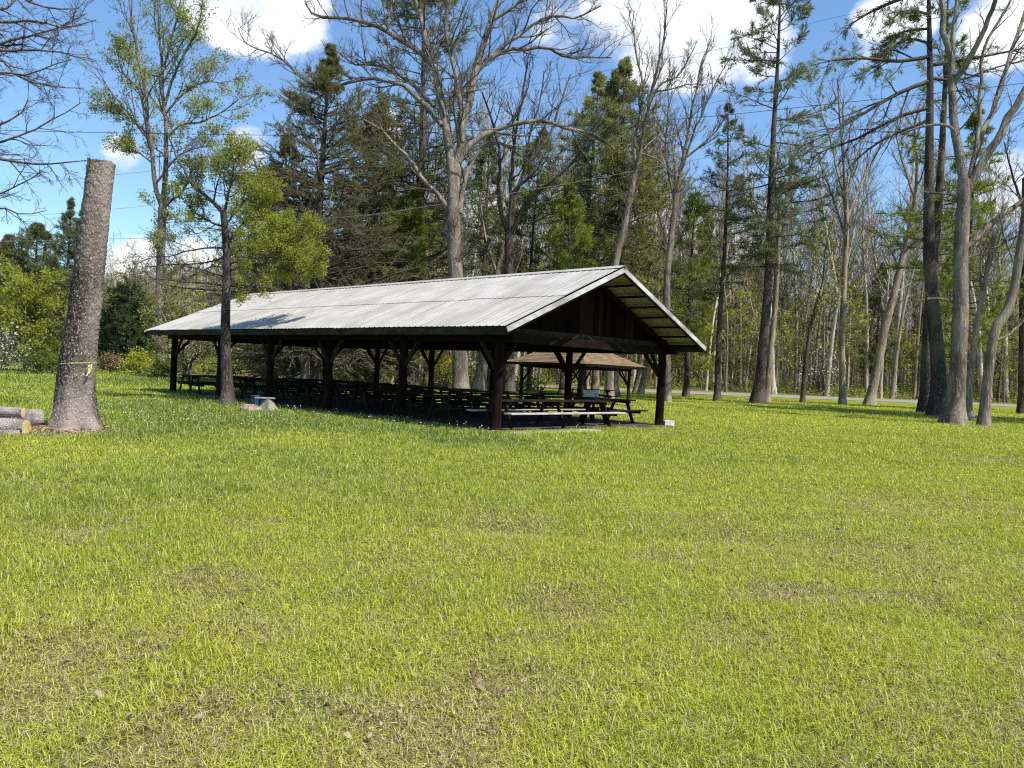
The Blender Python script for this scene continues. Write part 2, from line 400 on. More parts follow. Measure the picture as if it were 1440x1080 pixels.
def lawn_colour(nt, rnd=None):
    at_d = nd(nt, 'ShaderNodeAttribute', attribute_name='dry').outputs['Fac']; at_l = nd(nt, 'ShaderNodeAttribute', attribute_name='lush').outputs['Fac']
    c = mixc(nt, mapr(nt, at_l, 0.0, 0.5), GR_YEL, GR_MID); c = mixc(nt, mapr(nt, at_l, 0.45, 1.0), c, GR_LUSH)
    return c, at_d
# road centre line in plan: y = 80 + 0.2 x
def in_pav(x, y, m=0.0):
    dx, dy = x - PA[0], y - PA[1]; a = dx * PW[0] + dy * PW[1]; t = dx * PT[0] + dy * PT[1]
    return (a > -0.15 - m) & (a < 7.65 + m) & (t > -0.2 - m) & (t < 19.8 + m)
PA = G(697, 607); PT = np.array([-0.7207331, 0.69321267, 0]); PW = np.array([0.69321267, 0.7207331, 0])

def ground():
    xs = np.concatenate([np.linspace(-320, -46, 46), np.arange(-44, 44.1, 0.35), np.linspace(46, 380, 56)])
    ys = np.concatenate([np.linspace(-60, -2, 16), np.arange(-1, 60, 0.35), np.arange(60.5, 130, 1.2), np.linspace(132, 420, 40)])
    X, Y = np.meshgrid(xs, ys); Z = terr(X, Y) + (fbm(X, Y, 1.3, 3, 2) - 0.5) * 0.05 * np.clip((60 - Y) / 10, 0, 1)
    n, m = X.shape
    i = np.arange(n - 1)[:, None] * m; j = np.arange(m - 1)[None]
    g = Geo(); g.add(np.stack([X, Y, Z], -1), np.stack([i + j, i + j + 1, i + m + j + 1, i + m + j], -1).reshape(-1, 4))
    mt, nt = mk('lawn_soil')
    c, dr = lawn_colour(nt)
    v = coords(nt)
    n1 = noise(nt, v, 9, 6, 0.7); n2 = noise(nt, v, 45, 4, 0.7); n3 = noise(nt, nd(nt, 'ShaderNodeMapping', {'Vector': v, 'Scale': (1, 0.5, 1)}).outputs[0], 1.3, 5)
    c = mixc(nt, mapr(nt, n2, 0.35, 0.62, 0.35, 0.9), c, (0.045, 0.055, 0.014))
    st = noise(nt, nd(nt, 'ShaderNodeMapping', {'Vector': v, 'Scale': (60, 14, 1), 'Rotation': (0, 0, 0.7)}).outputs[0], 1.0, 4); c = mixc(nt, mapr(nt, st, 0.55, 0.68, 0, 0.7), c, (0.30, 0.27, 0.12))
    yy = nd(nt, 'ShaderNodeSeparateXYZ', {0: v}).outputs[1]; c = mixc(nt, mapr(nt, yy, 12, 46, 0.8, 0.0), c, (0.035, 0.036, 0.012))  # near ground darkened, painted shade for the gaps between blades
    soil = mixc(nt, mapr(nt, n1, 0.35, 0.65), (0.05, 0.036, 0.018), (0.24, 0.185, 0.095))
    c = mixc(nt, mth(nt, 'MULTIPLY', dr, 0.85), c, soil)
    c = mixc(nt, mapr(nt, n3, 0.4, 0.62, 0, 0.35), c, GR_LUSH)
    wd = nd(nt, 'ShaderNodeAttribute', attribute_name='wood').outputs['Fac']
    wd = mapr(nt, mth(nt, 'ADD', wd, mth(nt, 'MULTIPLY', mth(nt, 'SUBTRACT', n3, 0.5), 0.8)), 0.35, 0.65)
    fl = mixc(nt, mapr(nt, n1, 0.3, 0.7), (0.09, 0.065, 0.035), (0.22, 0.165, 0.09)); fl = mixc(nt, mapr(nt, noise(nt, v, 0.6, 5), 0.45, 0.6, 0, 0.8), fl, (0.10, 0.125, 0.025))
    c = mixc(nt, wd, c, fl)
    finish(nt, c, 1.0, n2, 0.5, 0.03, spec=0.05)
    o = g.build('ground', mt, smooth=True); kind(o, 'structure')
    x, y = X.ravel(), Y.ravel()
    for nm, val in (('dry', dryness(x, y)), ('lush', lushness(x, y)), ('wood', wood_mask(x, y))):
        a = o.data.attributes.new(nm, 'FLOAT', 'POINT'); a.data.foreach_set('value', val.astype(np.float32))
def wood_edge(x):
    return np.where(x < -12, 64 + (-12 - x) * 0.35, np.where(x < 8, 64.0, 64 + (x - 8) * 1.2))
def wood_mask(x, y):
    q = y - 0.2 * x
    right = np.clip((q - 85.5) / 2, 0, 1)
    return np.where(x > 3, right, np.clip((y - wood_edge(x)) / 4 + 0.5, 0, 1))
ground()

def road():
    x = np.linspace(-22, 330, 180); g = Geo(); w = 7
    off = np.linspace(-2.5, 2.5, w); X = np.repeat(x[:, None], w, 1); Y = 80.2 + 0.2 * X + off[None] + (vnoise(X, X * 0, 6, 3) - 0.5) * 0.3
    crown = 0.12 * (1 - (off / 2.5) ** 2)[None]
    Z = terr(X, Y) + 0.03 + crown
    i = np.arange(len(x) - 1)[:, None] * w; j = np.arange(w - 1)[None]
    g.add(np.stack([X, Y, Z], -1), np.stack([i + j, i + w + j, i + w + j + 1, i + j + 1], -1).reshape(-1, 4))
    m, nt = mk('gravel'); v = coords(nt); n1 = noise(nt, v, 14, 5, 0.7)
    finish(nt, mixc(nt, mapr(nt, n1, 0.3, 0.7), (0.15, 0.14, 0.12), (0.26, 0.242, 0.212)), 0.95, n1, 0.4, 0.03)
    kind(g.build('road', m, smooth=True), 'structure')
road()

def grass():
    rng = np.random.default_rng(12)
    rings = [(1.4, 3.2, 6500), (3.2, 5, 6000), (5, 7.5, 4200), (7.5, 11, 2400), (11, 16, 2000), (16, 24, 1000), (24, 36, 380), (36, 52, 130), (52, 76, 40)]
    X = []; Y = []
    for a, b, den in rings:
        hw = lambda y: 0.70 * y + 1.3
        area = (hw(a) + hw(b)) * (b - a); n = int(area * den)
        y = a + (b - a) * rng.random(n); x = (rng.random(n) * 2 - 1) * hw(b)
        k = np.abs(x) < hw(y); X.append(x[k]); Y.append(y[k])
    x = np.concatenate(X); y = np.concatenate(Y)
    dr = dryness(x, y); lu = lushness(x, y)
    keep = (rng.random(len(x)) > np.clip(dr - .3, 0, 1) * 0.62) & ~in_pav(x, y) & (y - 0.2 * x < 76.2) & (rng.random(len(x)) < 0.4 + 0.9 * fbm(x, y, 0.22, 2, 8))
    keep &= wood_mask(x, y) < 0.4
    x, y, dr, lu = x[keep], y[keep], dr[keep], lu[keep]; n = len(x)
    d = np.hypot(x, y)
    z = terr(x, y) + (fbm(x, y, 1.3, 3, 2) - 0.5) * 0.05 * np.clip((60 - y) / 10, 0, 1) - 0.008
    h = (0.05 + 0.065 * lu + 0.035 * rng.random(n)) * rng.uniform(0.5, 1.4, n) * (1 - 0.5 * dr) * (1 + np.clip((d - 14) / 60, 0, 0.45)) * (0.75 + 0.9 * np.clip(fbm(x, y, 0.35, 2, 14) - 0.35, 0, 1))
    tall = rng.random(n) < 0.02; h = np.where(tall, h * 1.7, h)
    wdt = np.maximum(0.0032, 0.00044 * d) * rng.uniform(0.7, 1.5, n)
    az = rng.uniform(0, 2 * math.pi, n); lean = rng.uniform(0.25, 1.8, n) + 0.5 * dr
    dx, dy = np.cos(az), np.sin(az); fa = az + math.pi / 2 + rng.normal(size=n) * 0.5; wx, wy = np.cos(fa) * wdt / 2, np.sin(fa) * wdt / 2
    b0 = np.stack([x, y, z], 1); W = np.stack([wx, wy, 0 * wx], 1)
    mid = b0 + np.stack([dx * lean * h * 0.28, dy * lean * h * 0.28, h * 0.58], 1)
    tip = b0 + np.stack([dx * lean * h * 0.85, dy * lean * h * 0.85, h * np.maximum(0.25, 1.0 - 0.38 * lean)], 1)
    V = np.stack([b0 - W, b0 + W, mid + W * 0.8, mid - W * 0.8, tip], 1).reshape(-1, 3)
    k = np.arange(n)[:, None] * 5
    g = Geo(); g.add(V, k + np.array([[0, 1, 2, 3]]), k + np.array([[3, 2, 4]]))
    # short matted under-layer of straw and new shoots close to the viewer
    XX = []; YY = []
    for a, b, den in ((1.4, 3.2, 12000), (3.2, 5, 9000), (5, 7.5, 5200), (7.5, 11, 2400), (11, 15, 900)):
        nn = int((hw(a) + hw(b)) * (b - a) * den); y2 = a + (b - a) * rng.random(nn); x2 = (rng.random(nn) * 2 - 1) * hw(b); k2 = np.abs(x2) < hw(y2); XX.append(x2[k2]); YY.append(y2[k2])
    x2 = np.concatenate(XX); y2 = np.concatenate(YY); n2 = len(x2); d2 = np.hypot(x2, y2)
    z2 = (fbm(x2, y2, 1.3, 3, 2) - 0.5) * 0.05 + 0.004 + 0.012 * rng.random(n2); az = rng.uniform(0, 2 * math.pi, n2); el = np.abs(rng.normal(size=n2)) * 0.55
    ln = rng.uniform(0.02, 0.055, n2); wd = np.maximum(0.0026, 0.0005 * d2) * rng.uniform(0.8, 1.6, n2)
    D2 = np.stack([np.cos(az) * np.cos(el), np.sin(az) * np.cos(el), np.sin(el)], 1) * ln[:, None]; W2 = np.stack([-np.sin(az), np.cos(az), rng.normal(size=n2) * 0.4], 1) * (wd / 2)[:, None]; B2 = np.stack([x2, y2, z2], 1)
    g.add(np.stack([B2 - W2, B2 + W2, B2 + D2], 1), None, np.arange(3 * n2).reshape(n2, 3))
    dr2 = np.clip(0.20 + 0.5 * dryness(x2, y2) + 0.12 * np.clip((9 - y2) / 5, 0, 1), 0, 0.85); lu2 = lushness(x2, y2)
    m, nt = mk('grass_blade')
    c, ad = lawn_colour(nt); rp = nd(nt, 'ShaderNodeNewGeometry').outputs['Random Per Island']
    c = mixc(nt, mapr(nt, rp, 0.0, 0.5, 0.55, 0.0), c, (0.06, 0.10, 0.004)); c = mixc(nt, mapr(nt, rp, 0.55, 1.0, 0.0, 0.8), c, (0.66, 0.66, 0.17))
    isdry = mth(nt, 'LESS_THAN', nd(nt, 'ShaderNodeTexWhiteNoise', {'W': rp}, noise_dimensions='1D').outputs[0], mth(nt, 'ADD', mth(nt, 'MULTIPLY', ad, 0.75), 0.085))
    c = mixc(nt, isdry, c, mixc(nt, rp, (0.20, 0.14, 0.05), (0.64, 0.56, 0.29)))
    df = nd(nt, 'ShaderNodeBsdfDiffuse', {'Color': c}); tr = nd(nt, 'ShaderNodeBsdfTranslucent', {'Color': c}); gl = nd(nt, 'ShaderNodeBsdfGlossy', {'Color': (1, 1, 1, 1), 'Roughness': 0.45})
    m1 = nd(nt, 'ShaderNodeMixShader', {0: 0.35}); nt.links.new(df.outputs[0], m1.inputs[1]); nt.links.new(tr.outputs[0], m1.inputs[2])
    m2 = nd(nt, 'ShaderNodeMixShader', {0: 0.02}); nt.links.new(m1.outputs[0], m2.inputs[1]); nt.links.new(gl.outputs[0], m2.inputs[2])
    nt.links.new(m2.outputs[0], nd(nt, 'ShaderNodeOutputMaterial').inputs[0])
    o = g.build('grass', m)
    for nm, val, v2 in (('dry', dr, dr2), ('lush', lu, lu2)):
        a = o.data.attributes.new(nm, 'FLOAT', 'POINT'); a.data.foreach_set('value', np.concatenate([np.repeat(val, 5), np.repeat(v2, 3)]).astype(np.float32))
    kind(o, 'stuff'); tag(o, 'mown spring lawn of green and yellow grass blades', 'grass')
grass()

def litter():
    rng = np.random.default_rng(5)
    n = 34000; y = 2.0 + 14 * rng.random(n) ** 1.3; x = (rng.random(n) * 2 - 1) * (0.75 * y + 1)
    k = rng.random(n) < 0.02 + 1.1 * dryness(x, y) ** 1.1 * np.clip((fbm(x, y, .3, 3, 51) - .42) * 5, 0, 1); x, y = x[k], y[k]; n = len(x)
    # straw and curled dead leaves lying in the thin spots
    g = Geo(); s = np.where(rng.random(n) < 0.8, rng.uniform(0.007, 0.013, n), rng.uniform(0.013, 0.024, n))
    a = rng.uniform(0, 6.28, n); til = rng.normal(size=(n, 2)) * 0.45; z = 0.022 + 0.035 * rng.random(n) + (fbm(x, y, 1.3, 3, 2) - 0.5) * 0.05
    u = np.stack([np.cos(a), np.sin(a), til[:, 0]], 1) * s[:, None]; v = np.stack([-np.sin(a), np.cos(a), til[:, 1]], 1) * (s * rng.uniform(0.25, 0.7, n))[:, None]
    c = np.stack([x, y, z], 1); lift = np.array([0, 0, 1.0]) * (s * rng.uniform(.2, 1.0, n))[:, None]
    V = np.stack([c - u, c - v * 0.9 - u * .2 + lift, c - v + u * .35 + lift * .8, c + u, c + v + u * .3 + lift * .8, c + v * .9 - u * .2 + lift * 1.1, c + lift * 0.1], 1).reshape(-1, 3)
    i = np.arange(n)[:, None] * 7
    g.add(V, None, np.concatenate([i + np.array([[0, 1, 6]]), i + np.array([[1, 2, 6]]), i + np.array([[2, 3, 6]]), i + np.array([[3, 4, 6]]), i + np.array([[4, 5, 6]]), i + np.array([[5, 0, 6]])]))
    o = g.build('fallen_leaves', leafmat('dead_leaf', (0.08, 0.05, 0.03), (0.46, 0.37, 0.255), 0.1, 3.0)); kind(o, 'stuff'); tag(o, 'scattered pale dead leaves lying in the thin grass', 'leaves')
    # dandelion heads
    n = 620; px = np.concatenate([rng.uniform(120, 420, 400), rng.uniform(400, 700, 130), rng.uniform(820, 1420, 90)]); py = np.concatenate([rng.uniform(556, 606, 400), np.zeros(130), rng.uniform(598, 640, 90)])
    py[400:530] = 582 + (px[400:530] - 400) * 0.1 + rng.uniform(-6, 8, 130)
    g = Geo(); ico = np.array([[0, 0, 1], [1, 0, 0], [0, 1, 0], [-1, 0, 0], [0, -1, 0], [0, 0, -1]], float); tri = np.array([[0, 1, 2], [0, 2, 3], [0, 3, 4], [0, 4, 1], [5, 2, 1], [5, 3, 2], [5, 4, 3], [5, 1, 4]])
    for a, b in zip(px, py):
        p = G(a, b); hh = rng.uniform(0.14, 0.24); r = rng.uniform(0.009, 0.02)
        if in_pav(p[0], p[1]) or rng.random() < (.35 if a < 420 else .6): continue
        hd = p + np.array([rng.normal() * 0.02, rng.normal() * 0.02, hh])
        g.tubes(np.stack([p, hd])[None], np.array([[0.004, 0.003]]), 3, 0); g.add(ico * r + hd, None, tri, 1)
    o = g.build('dandelions', [LF_SHRUB, LF_WHITE]); kind(o, 'stuff'); tag(o, 'white dandelion seed heads dotted through the lawn', 'dandelions')
litter()
# ------------------------------------------------------------------ pavilion
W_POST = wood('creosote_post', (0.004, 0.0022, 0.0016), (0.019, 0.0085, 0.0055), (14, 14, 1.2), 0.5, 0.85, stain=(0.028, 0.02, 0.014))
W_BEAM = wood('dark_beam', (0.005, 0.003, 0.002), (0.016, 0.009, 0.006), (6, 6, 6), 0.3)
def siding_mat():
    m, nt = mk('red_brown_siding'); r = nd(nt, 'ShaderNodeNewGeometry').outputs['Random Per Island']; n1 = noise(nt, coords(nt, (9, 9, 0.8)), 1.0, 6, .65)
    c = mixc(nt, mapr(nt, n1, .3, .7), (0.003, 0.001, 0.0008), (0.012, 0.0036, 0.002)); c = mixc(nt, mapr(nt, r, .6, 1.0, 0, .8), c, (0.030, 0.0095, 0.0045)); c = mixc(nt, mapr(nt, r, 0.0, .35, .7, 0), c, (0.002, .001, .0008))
    finish(nt, c, .85, n1, .3, .01, spec=.04); return m
W_SIDING = siding_mat()
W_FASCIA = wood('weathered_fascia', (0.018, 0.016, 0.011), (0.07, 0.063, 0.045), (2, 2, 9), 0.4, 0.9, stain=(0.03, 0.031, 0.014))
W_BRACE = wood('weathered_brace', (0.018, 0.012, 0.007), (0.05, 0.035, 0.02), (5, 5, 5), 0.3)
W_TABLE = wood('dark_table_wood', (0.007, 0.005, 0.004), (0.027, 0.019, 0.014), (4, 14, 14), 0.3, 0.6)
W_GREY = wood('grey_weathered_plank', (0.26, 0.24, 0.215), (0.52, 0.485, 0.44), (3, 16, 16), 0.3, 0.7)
def metal_roof(name, a, b, rust):
    m, nt = mk(name); v = coords(nt)
    n1 = noise(nt, v, 1.2, 5, 0.6); n2 = noise(nt, nd(nt, 'ShaderNodeMapping', {'Vector': v, 'Scale': (0.5, 9, 0.5)}).outputs[0], 1.0, 4); n3 = noise(nt, v, 26, 3)
    c = mixc(nt, mapr(nt, n1, 0.35, 0.65), a, b); c = mixc(nt, mapr(nt, n2, 0.50, 0.74, 0, 0.6), c, rust); c = mixc(nt, mapr(nt, n3, 0.6, 0.7, 0, 0.3), c, rust); c = mixc(nt, mapr(nt, noise(nt, nd(nt, 'ShaderNodeMapping', {'Vector': v, 'Scale': (0.25, 1.1, 0.25)}).outputs[0], 1.0, 3), 0.45, 0.7, 0, 0.45), c, (0.22, 0.20, 0.17))
    finish(nt, c, 0.5, None, metal=0.0, spec=0.3); return m
M_ROOF = metal_roof('galvanised_sheet', (0.35, 0.325, 0.285), (0.43, 0.405, 0.365), (0.19, 0.165, 0.13))
W_OLD = wood('old_grey_stump_wood', (0.11, 0.10, 0.085), (0.30, 0.275, 0.24), (9, 9, 3), 0.5, 0.9)
W_SUN_STRIP = wood('painted_sunlit_concrete', (0.22, 0.19, 0.15), (0.40, 0.36, 0.30), (3, 3, 3), .2, .95)  # lighter copy of the slab concrete, with sunlight put into its colour
M_TRIM = wood('chalky_white_trim', (0.30, 0.28, 0.25), (0.60, 0.58, 0.53), (2, 2, 5), 0.1, 0.6, stain=(0.16, 0.14, 0.115))
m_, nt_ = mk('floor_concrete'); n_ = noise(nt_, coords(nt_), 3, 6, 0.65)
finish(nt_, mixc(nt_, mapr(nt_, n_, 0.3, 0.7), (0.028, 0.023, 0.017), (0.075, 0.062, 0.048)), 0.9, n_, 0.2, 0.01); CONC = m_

def pavilion():
    root = empty('pavilion', PA, math.atan2(PW[1], PW[0]))
    tag(root, 'long open picnic pavilion with grey ribbed metal roof and dark timber posts', 'pavilion')
    Wd, LN, OV, OE = 7.5, 19.65, 1.05, 0.8           # local x across, local y away along the building
    ZE, ZR = 2.66, 4.62; cx = Wd / 2; sl = (ZR - ZE) / (cx + OE); y0, y1 = -OV, LN + OV
    rz = lambda x: ZR - abs(x - cx) * sl
    b = Geo(); b.box((cx, LN / 2 - 0.03, -0.06), (Wd + 0.5, LN + 0.7, 0.2), bev=0.02); b.build('floor_slab', CONC, root)
    b = Geo(); b.box((1.6, -0.62, -0.012), (3.6, 0.42, 0.09), bev=0.02); b.build('sun_strip', W_SUN_STRIP, root)  # added pale strip, painting sunlight on the dark slab's front edge
    ys = [0.0, 3.9, 7.75, 11.5, 15.35, 19.62]
    rng = random.Random(2)
    for xi in (0.0, Wd):
        for k, y in enumerate(ys):
            g = Geo(); n = 9; P = np.array([[xi + rng.uniform(-.012, .012), y + rng.uniform(-.012, .012), z] for z in np.linspace(0.0, rz(xi) - 0.2, n)])
            R = np.linspace(0.14, 0.12, n) * np.array([rng.uniform(.96, 1.04) for _ in range(n)]); R[0] *= 1.08
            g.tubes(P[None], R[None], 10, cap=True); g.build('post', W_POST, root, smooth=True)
            s = 1 if xi == 0 else -1
            for dy in (-1, 1):   # knee braces along the eave
                if not (y0 < y + dy * 0.75 < y1) or (k == 0 and dy == -1) or (k == 5 and dy == 1): continue
                e = Geo(); e.bar((xi, y + dy * 0.10, 1.62), (xi, y + dy * 0.70, 2.36), 0.075, 0.11); e.build('knee_brace', W_BRACE, root)
            e = Geo(); e.bar((xi + s * 0.1, y, 1.72), (xi + s * 0.62, y, 2.30), 0.08, 0.10); e.build('knee_brace', W_BEAM, root)
    for xi, s in ((0.0, -1), (Wd, 1)):
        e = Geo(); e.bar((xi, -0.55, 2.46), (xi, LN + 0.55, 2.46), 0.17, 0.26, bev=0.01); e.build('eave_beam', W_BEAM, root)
        f = Geo(); xf = (-OE if s < 0 else Wd + OE); f.box((xf - s * 0.02, LN / 2, ZE - 0.115), (0.045, y1 - y0 - 0.02, 0.2), bev=0.006); f.build('fascia', W_FASCIA, root)
    for y in ys:
        e = Geo(); e.bar((-0.1, y, 2.44), (Wd + 0.1, y, 2.44), 0.14, 0.24, bev=0.01); e.build('tie_beam', W_BEAM, root)
    for y in ys:
        for s in (-1, 1):
            e = Geo(); xe = cx + s * (cx + OE - 0.08)
            e.bar((cx + s * 0.03, y + 0.09, ZR - 0.24), (xe, y + 0.09, rz(xe) - 0.23), 0.06, 0.17); e.build('rafter', W_BEAM, root)
        if y not in (ys[0], ys[-1]):
            e = Geo(); e.bar((cx, y - 0.01, 2.56), (cx, y - 0.01, ZR - 0.35), 0.1, 0.1); e.build('king_post', W_BEAM, root)
    for s in (-1, 1):                                 # purlins carry the sheet out past the gables
        for k in range(8):
            x = cx + s * (0.16 + k * (cx + OE - 0.32) / 7)
            e = Geo(); e.bar((x, y0 + 0.04, rz(x) - 0.085), (x, y1 - 0.04, rz(x) - 0.085), 0.09, 0.06); e.build('purlin', W_BEAM, root)
    # ribbed sheets: two courses on each slope
    for s in (-1, 1):
        g = Geo(); step = 0.0575; yy = np.arange(y0 - 0.02, y1 + 0.02, step); ph = (np.arange(len(yy)) % 4)
        hgt = np.where(ph == 0, 0.018, np.where(ph == 2, 0.004, 0.0))
        for a0, a1, dz in ((0.0, 0.53, 0.014), (0.5, 1.0, 0.0)):
            rr = np.random.default_rng(int(a0 * 10) + 3 + s); sheet = (np.arange(len(yy)) // 16)
            jit = rr.normal(size=sheet.max() + 1)[sheet] * 0.022
            rows = []
            for a in np.linspace(a0, a1, 7):
                aa = a + (jit / 5 if a == a1 else 0); x = cx + s * (aa * (cx + OE + 0.06))
                z = rz(cx) - np.abs(x - cx) * sl + 0.012 + dz + hgt + (fbm(yy, np.full(len(yy), a * 5 + s), 1.0, 2, 4) - 0.5) * 0.012
                rows.append(np.stack([x + 0 * yy, yy, z], 1))
            V = np.stack(rows); n, m = V.shape[:2]; i = np.arange(n - 1)[:, None] * m; j = np.arange(m - 1)[None]
            q = np.stack([i + j, i + j + 1, i + m + j + 1, i + m + j], -1).reshape(-1, 4)
            g.add(V, q if s > 0 else q[:, ::-1])
        g.build('roof_sheet', M_ROOF, root)
    g = Geo()                                          # ridge cap
    for s in (-1, 1):
        g.bar((cx + s * 0.11, y0 - 0.03, ZR + 0.008), (cx + s * 0.11, y1 + 0.03, ZR + 0.008), 0.24, 0.008, bev=0, up=(s * sl, 0, 1))
    g.build('ridge_cap', M_ROOF, root)
    for y, sg in ((y0 - 0.03, -1), (y1 + 0.03, 1)):
        for s in (-1, 1):
            xe = cx + s * (cx + OE + 0.05); g = Geo()
            g.bar((cx + s * 0.012, y, ZR - 0.085), (xe, y, rz(xe) - 0.085), 0.03, 0.13, bev=0.004); g.bar((cx + s * 0.012, y - sg * 0.03, ZR - 0.15), (xe, y - sg * 0.03, rz(xe) - 0.15), 0.028, 0.12, m=1, bev=0.004)
            g.build('rake_board', [M_TRIM, W_BEAM], root)
    for y in (0.20, LN - 0.20):                       # board siding of the gables
        g = Geo(); x = -0.35; rr = random.Random(int(y) + 3)
        while x < Wd + 0.35:
            w = rr.uniform(0.17, 0.23); xa, xb = x, min(x + w - 0.006, Wd + 0.35); z0 = 2.5 - rr.uniform(0, .03); th = 0.012 + rr.uniform(0, .008)
            za, zb = rz(xa) - 0.13, rz(xb) - 0.13
            if xa < cx < xb: za = zb = min(za, zb)
            v = [[xx, yy, zz] for yy in (y - th, y + th) for xx, zz in ((xa, z0), (xb, z0), (xb, max(zb, z0 + .01)), (xa, max(za, z0 + .01)))]
            g.add(v, [[0, 1, 2, 3], [7, 6, 5, 4], [0, 4, 5, 1], [1, 5, 6, 2], [2, 6, 7, 3], [3, 7, 4, 0]]); x += w
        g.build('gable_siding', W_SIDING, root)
        g = Geo(); g.bar((-0.42, y - 0.05 * (1 if y < 5 else -1), 2.62), (Wd + 0.42, y - 0.05 * (1 if y < 5 else -1), 2.62), 0.05, 0.20, bev=0.005); g.build('header_beam', W_BRACE, root)
    return root
pavilion()
def pav(x, y, z=0.0):
    p = PA + PW * x + PT * y; return np.array([p[0], p[1], z])
ROT = math.atan2(PW[1], PW[0])

def picnic_table(L, top_m, bench_m, name='picnic_table', cross=False):
    r = empty(name, (0, 0, 0))
    g = Geo()
    for k in range(5): g.box((0, (k - 2) * 0.152, 0.745 + (k % 2) * 0.002), (L, 0.142, 0.04), bev=0.005)
    g.build('tabletop', top_m, r)
    for s in (-1, 1):
        g = Geo()
        for k in range(2): g.box((0, s * (0.64 + k * 0.15), 0.435 + k * 0.002), (L, 0.138, 0.04), bev=0.005)
        g.build('bench', bench_m, r)
    xs = (-L / 2 + 0.35, L / 2 - 0.35) if L < 3.5 else (-L / 2 + 0.35, 0, L / 2 - 0.35)
    for x in xs:
        g = Geo()
        for s in (-1, 1):
            if cross: g.bar((x + s * 0.022, -s * 0.62, 0.0), (x + s * 0.022, s * 0.34, 0.72), 0.045, 0.1)
            else: g.bar((x, s * 0.52, 0.0), (x, s * 0.24, 0.72), 0.045, 0.11)
        g.bar((x + 0.05, -0.76, 0.38), (x + 0.05, 0.76, 0.38), 0.04, 0.09); g.bar((x + 0.05, -0.36, 0.68), (x + 0.05, 0.36, 0.68), 0.04, 0.07)
        g.build('leg_frame', W_TABLE, r)
    return r
def place(o, p, rz, label, cat, group=None):
    o.location = p; o.rotation_euler = (0, 0, rz); return tag(o, label, cat, group)
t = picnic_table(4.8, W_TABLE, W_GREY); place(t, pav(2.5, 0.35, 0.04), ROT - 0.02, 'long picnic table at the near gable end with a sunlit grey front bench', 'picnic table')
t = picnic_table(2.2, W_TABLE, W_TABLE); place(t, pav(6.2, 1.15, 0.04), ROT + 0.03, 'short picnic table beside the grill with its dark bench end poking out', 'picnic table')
proto = None; rr = random.Random(4)
for k in range(9):
    for c in range(2):
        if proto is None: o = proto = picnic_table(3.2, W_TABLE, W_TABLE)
        else: o = copy_tree(proto)
        place(o, pav(1.75 + c * 3.85 + rr.uniform(-.2, .2), 2.75 + k * 1.93 + rr.uniform(-.1, .1), 0.04), ROT + rr.uniform(-.04, .04),
              'dark picnic table in deep shade under the pavilion behind the front row', 'picnic table', 'picnic tables in rows under the pavilion')
o = copy_tree(proto); place(o, pav(2.3, 20.9, 0.02), ROT + 0.06, 'picnic table sticking out past the far end of the pavilion', 'picnic table')

# grill beside the pavilion
def grill():
    p = pav(6.55, 1.98, 0.0); r = empty('charcoal_grill', p, 0.25); tag(r, 'small rusty park grill on a post with its pale steel plate tilted up', 'grill')
    ru = wood('rusty_iron', (0.035, 0.02, 0.014), (0.11, 0.055, 0.03), (8, 8, 8), 0.3, 0.8); st = wood('pale_steel', (0.42, 0.41, 0.39), (0.6, 0.59, 0.56), (6, 6, 6), 0.1, 0.5)
    g = Geo(); g.tubes(np.array([[[0, 0, 0], [0, 0, 0.3], [0, 0, 0.62]]]), np.array([[0.055, 0.05, 0.05]]), 10, cap=True); g.build('post', ru, r, smooth=True)
    g = Geo(); g.box((0, 0, 0.625), (0.5, 0.42, 0.02), bev=.004)
    for s in (-1, 1): g.box((s * 0.241, 0, 0.73), (0.018, 0.42, 0.19), bev=.003)
    g.box((0, 0.201, 0.73), (0.464, 0.018, 0.19), bev=.003); g.box((0, -0.201, 0.70), (0.464, 0.018, 0.13), bev=.003); g.build('firebox', ru, r)
    g = Geo(); a = 0.75; g.box((0.0, 0.31, 0.93), (0.52, 0.012, 0.32), [[1, 0, 0], [0, math.cos(a), math.sin(a)], [0, -math.sin(a), math.cos(a)]], bev=.003); g.build('plate', st, r)
    g = Geo(); g.tubes(np.array([[[-0.12, -0.21, 0.79], [-0.12, -0.27, 0.80], [0.12, -0.27, 0.80], [0.12, -0.21, 0.79]]]), np.full((1, 4), 0.01), 6); g.build('handle', ru, r)
grill()

# concrete block and footing by the far right post
g = Geo(); bx = G(939, 599.5)
for s in (-1, 1): g.box((0, s * 0.08, 0.1), (0.39, 0.035, 0.19), bev=.005)
for x in (-0.18, 0, 0.18): g.box((x, 0, 0.1), (0.034, 0.126, 0.186))
o = g.build('concrete_block', wood('pale_block', (0.38, 0.36, 0.32), (0.58, 0.56, 0.51), (9, 9, 9), .3, .95)); o.location = bx; o.rotation_euler = (0, 0, 0.5); tag(o, 'pale hollow concrete block lying beside the right corner post', 'block')

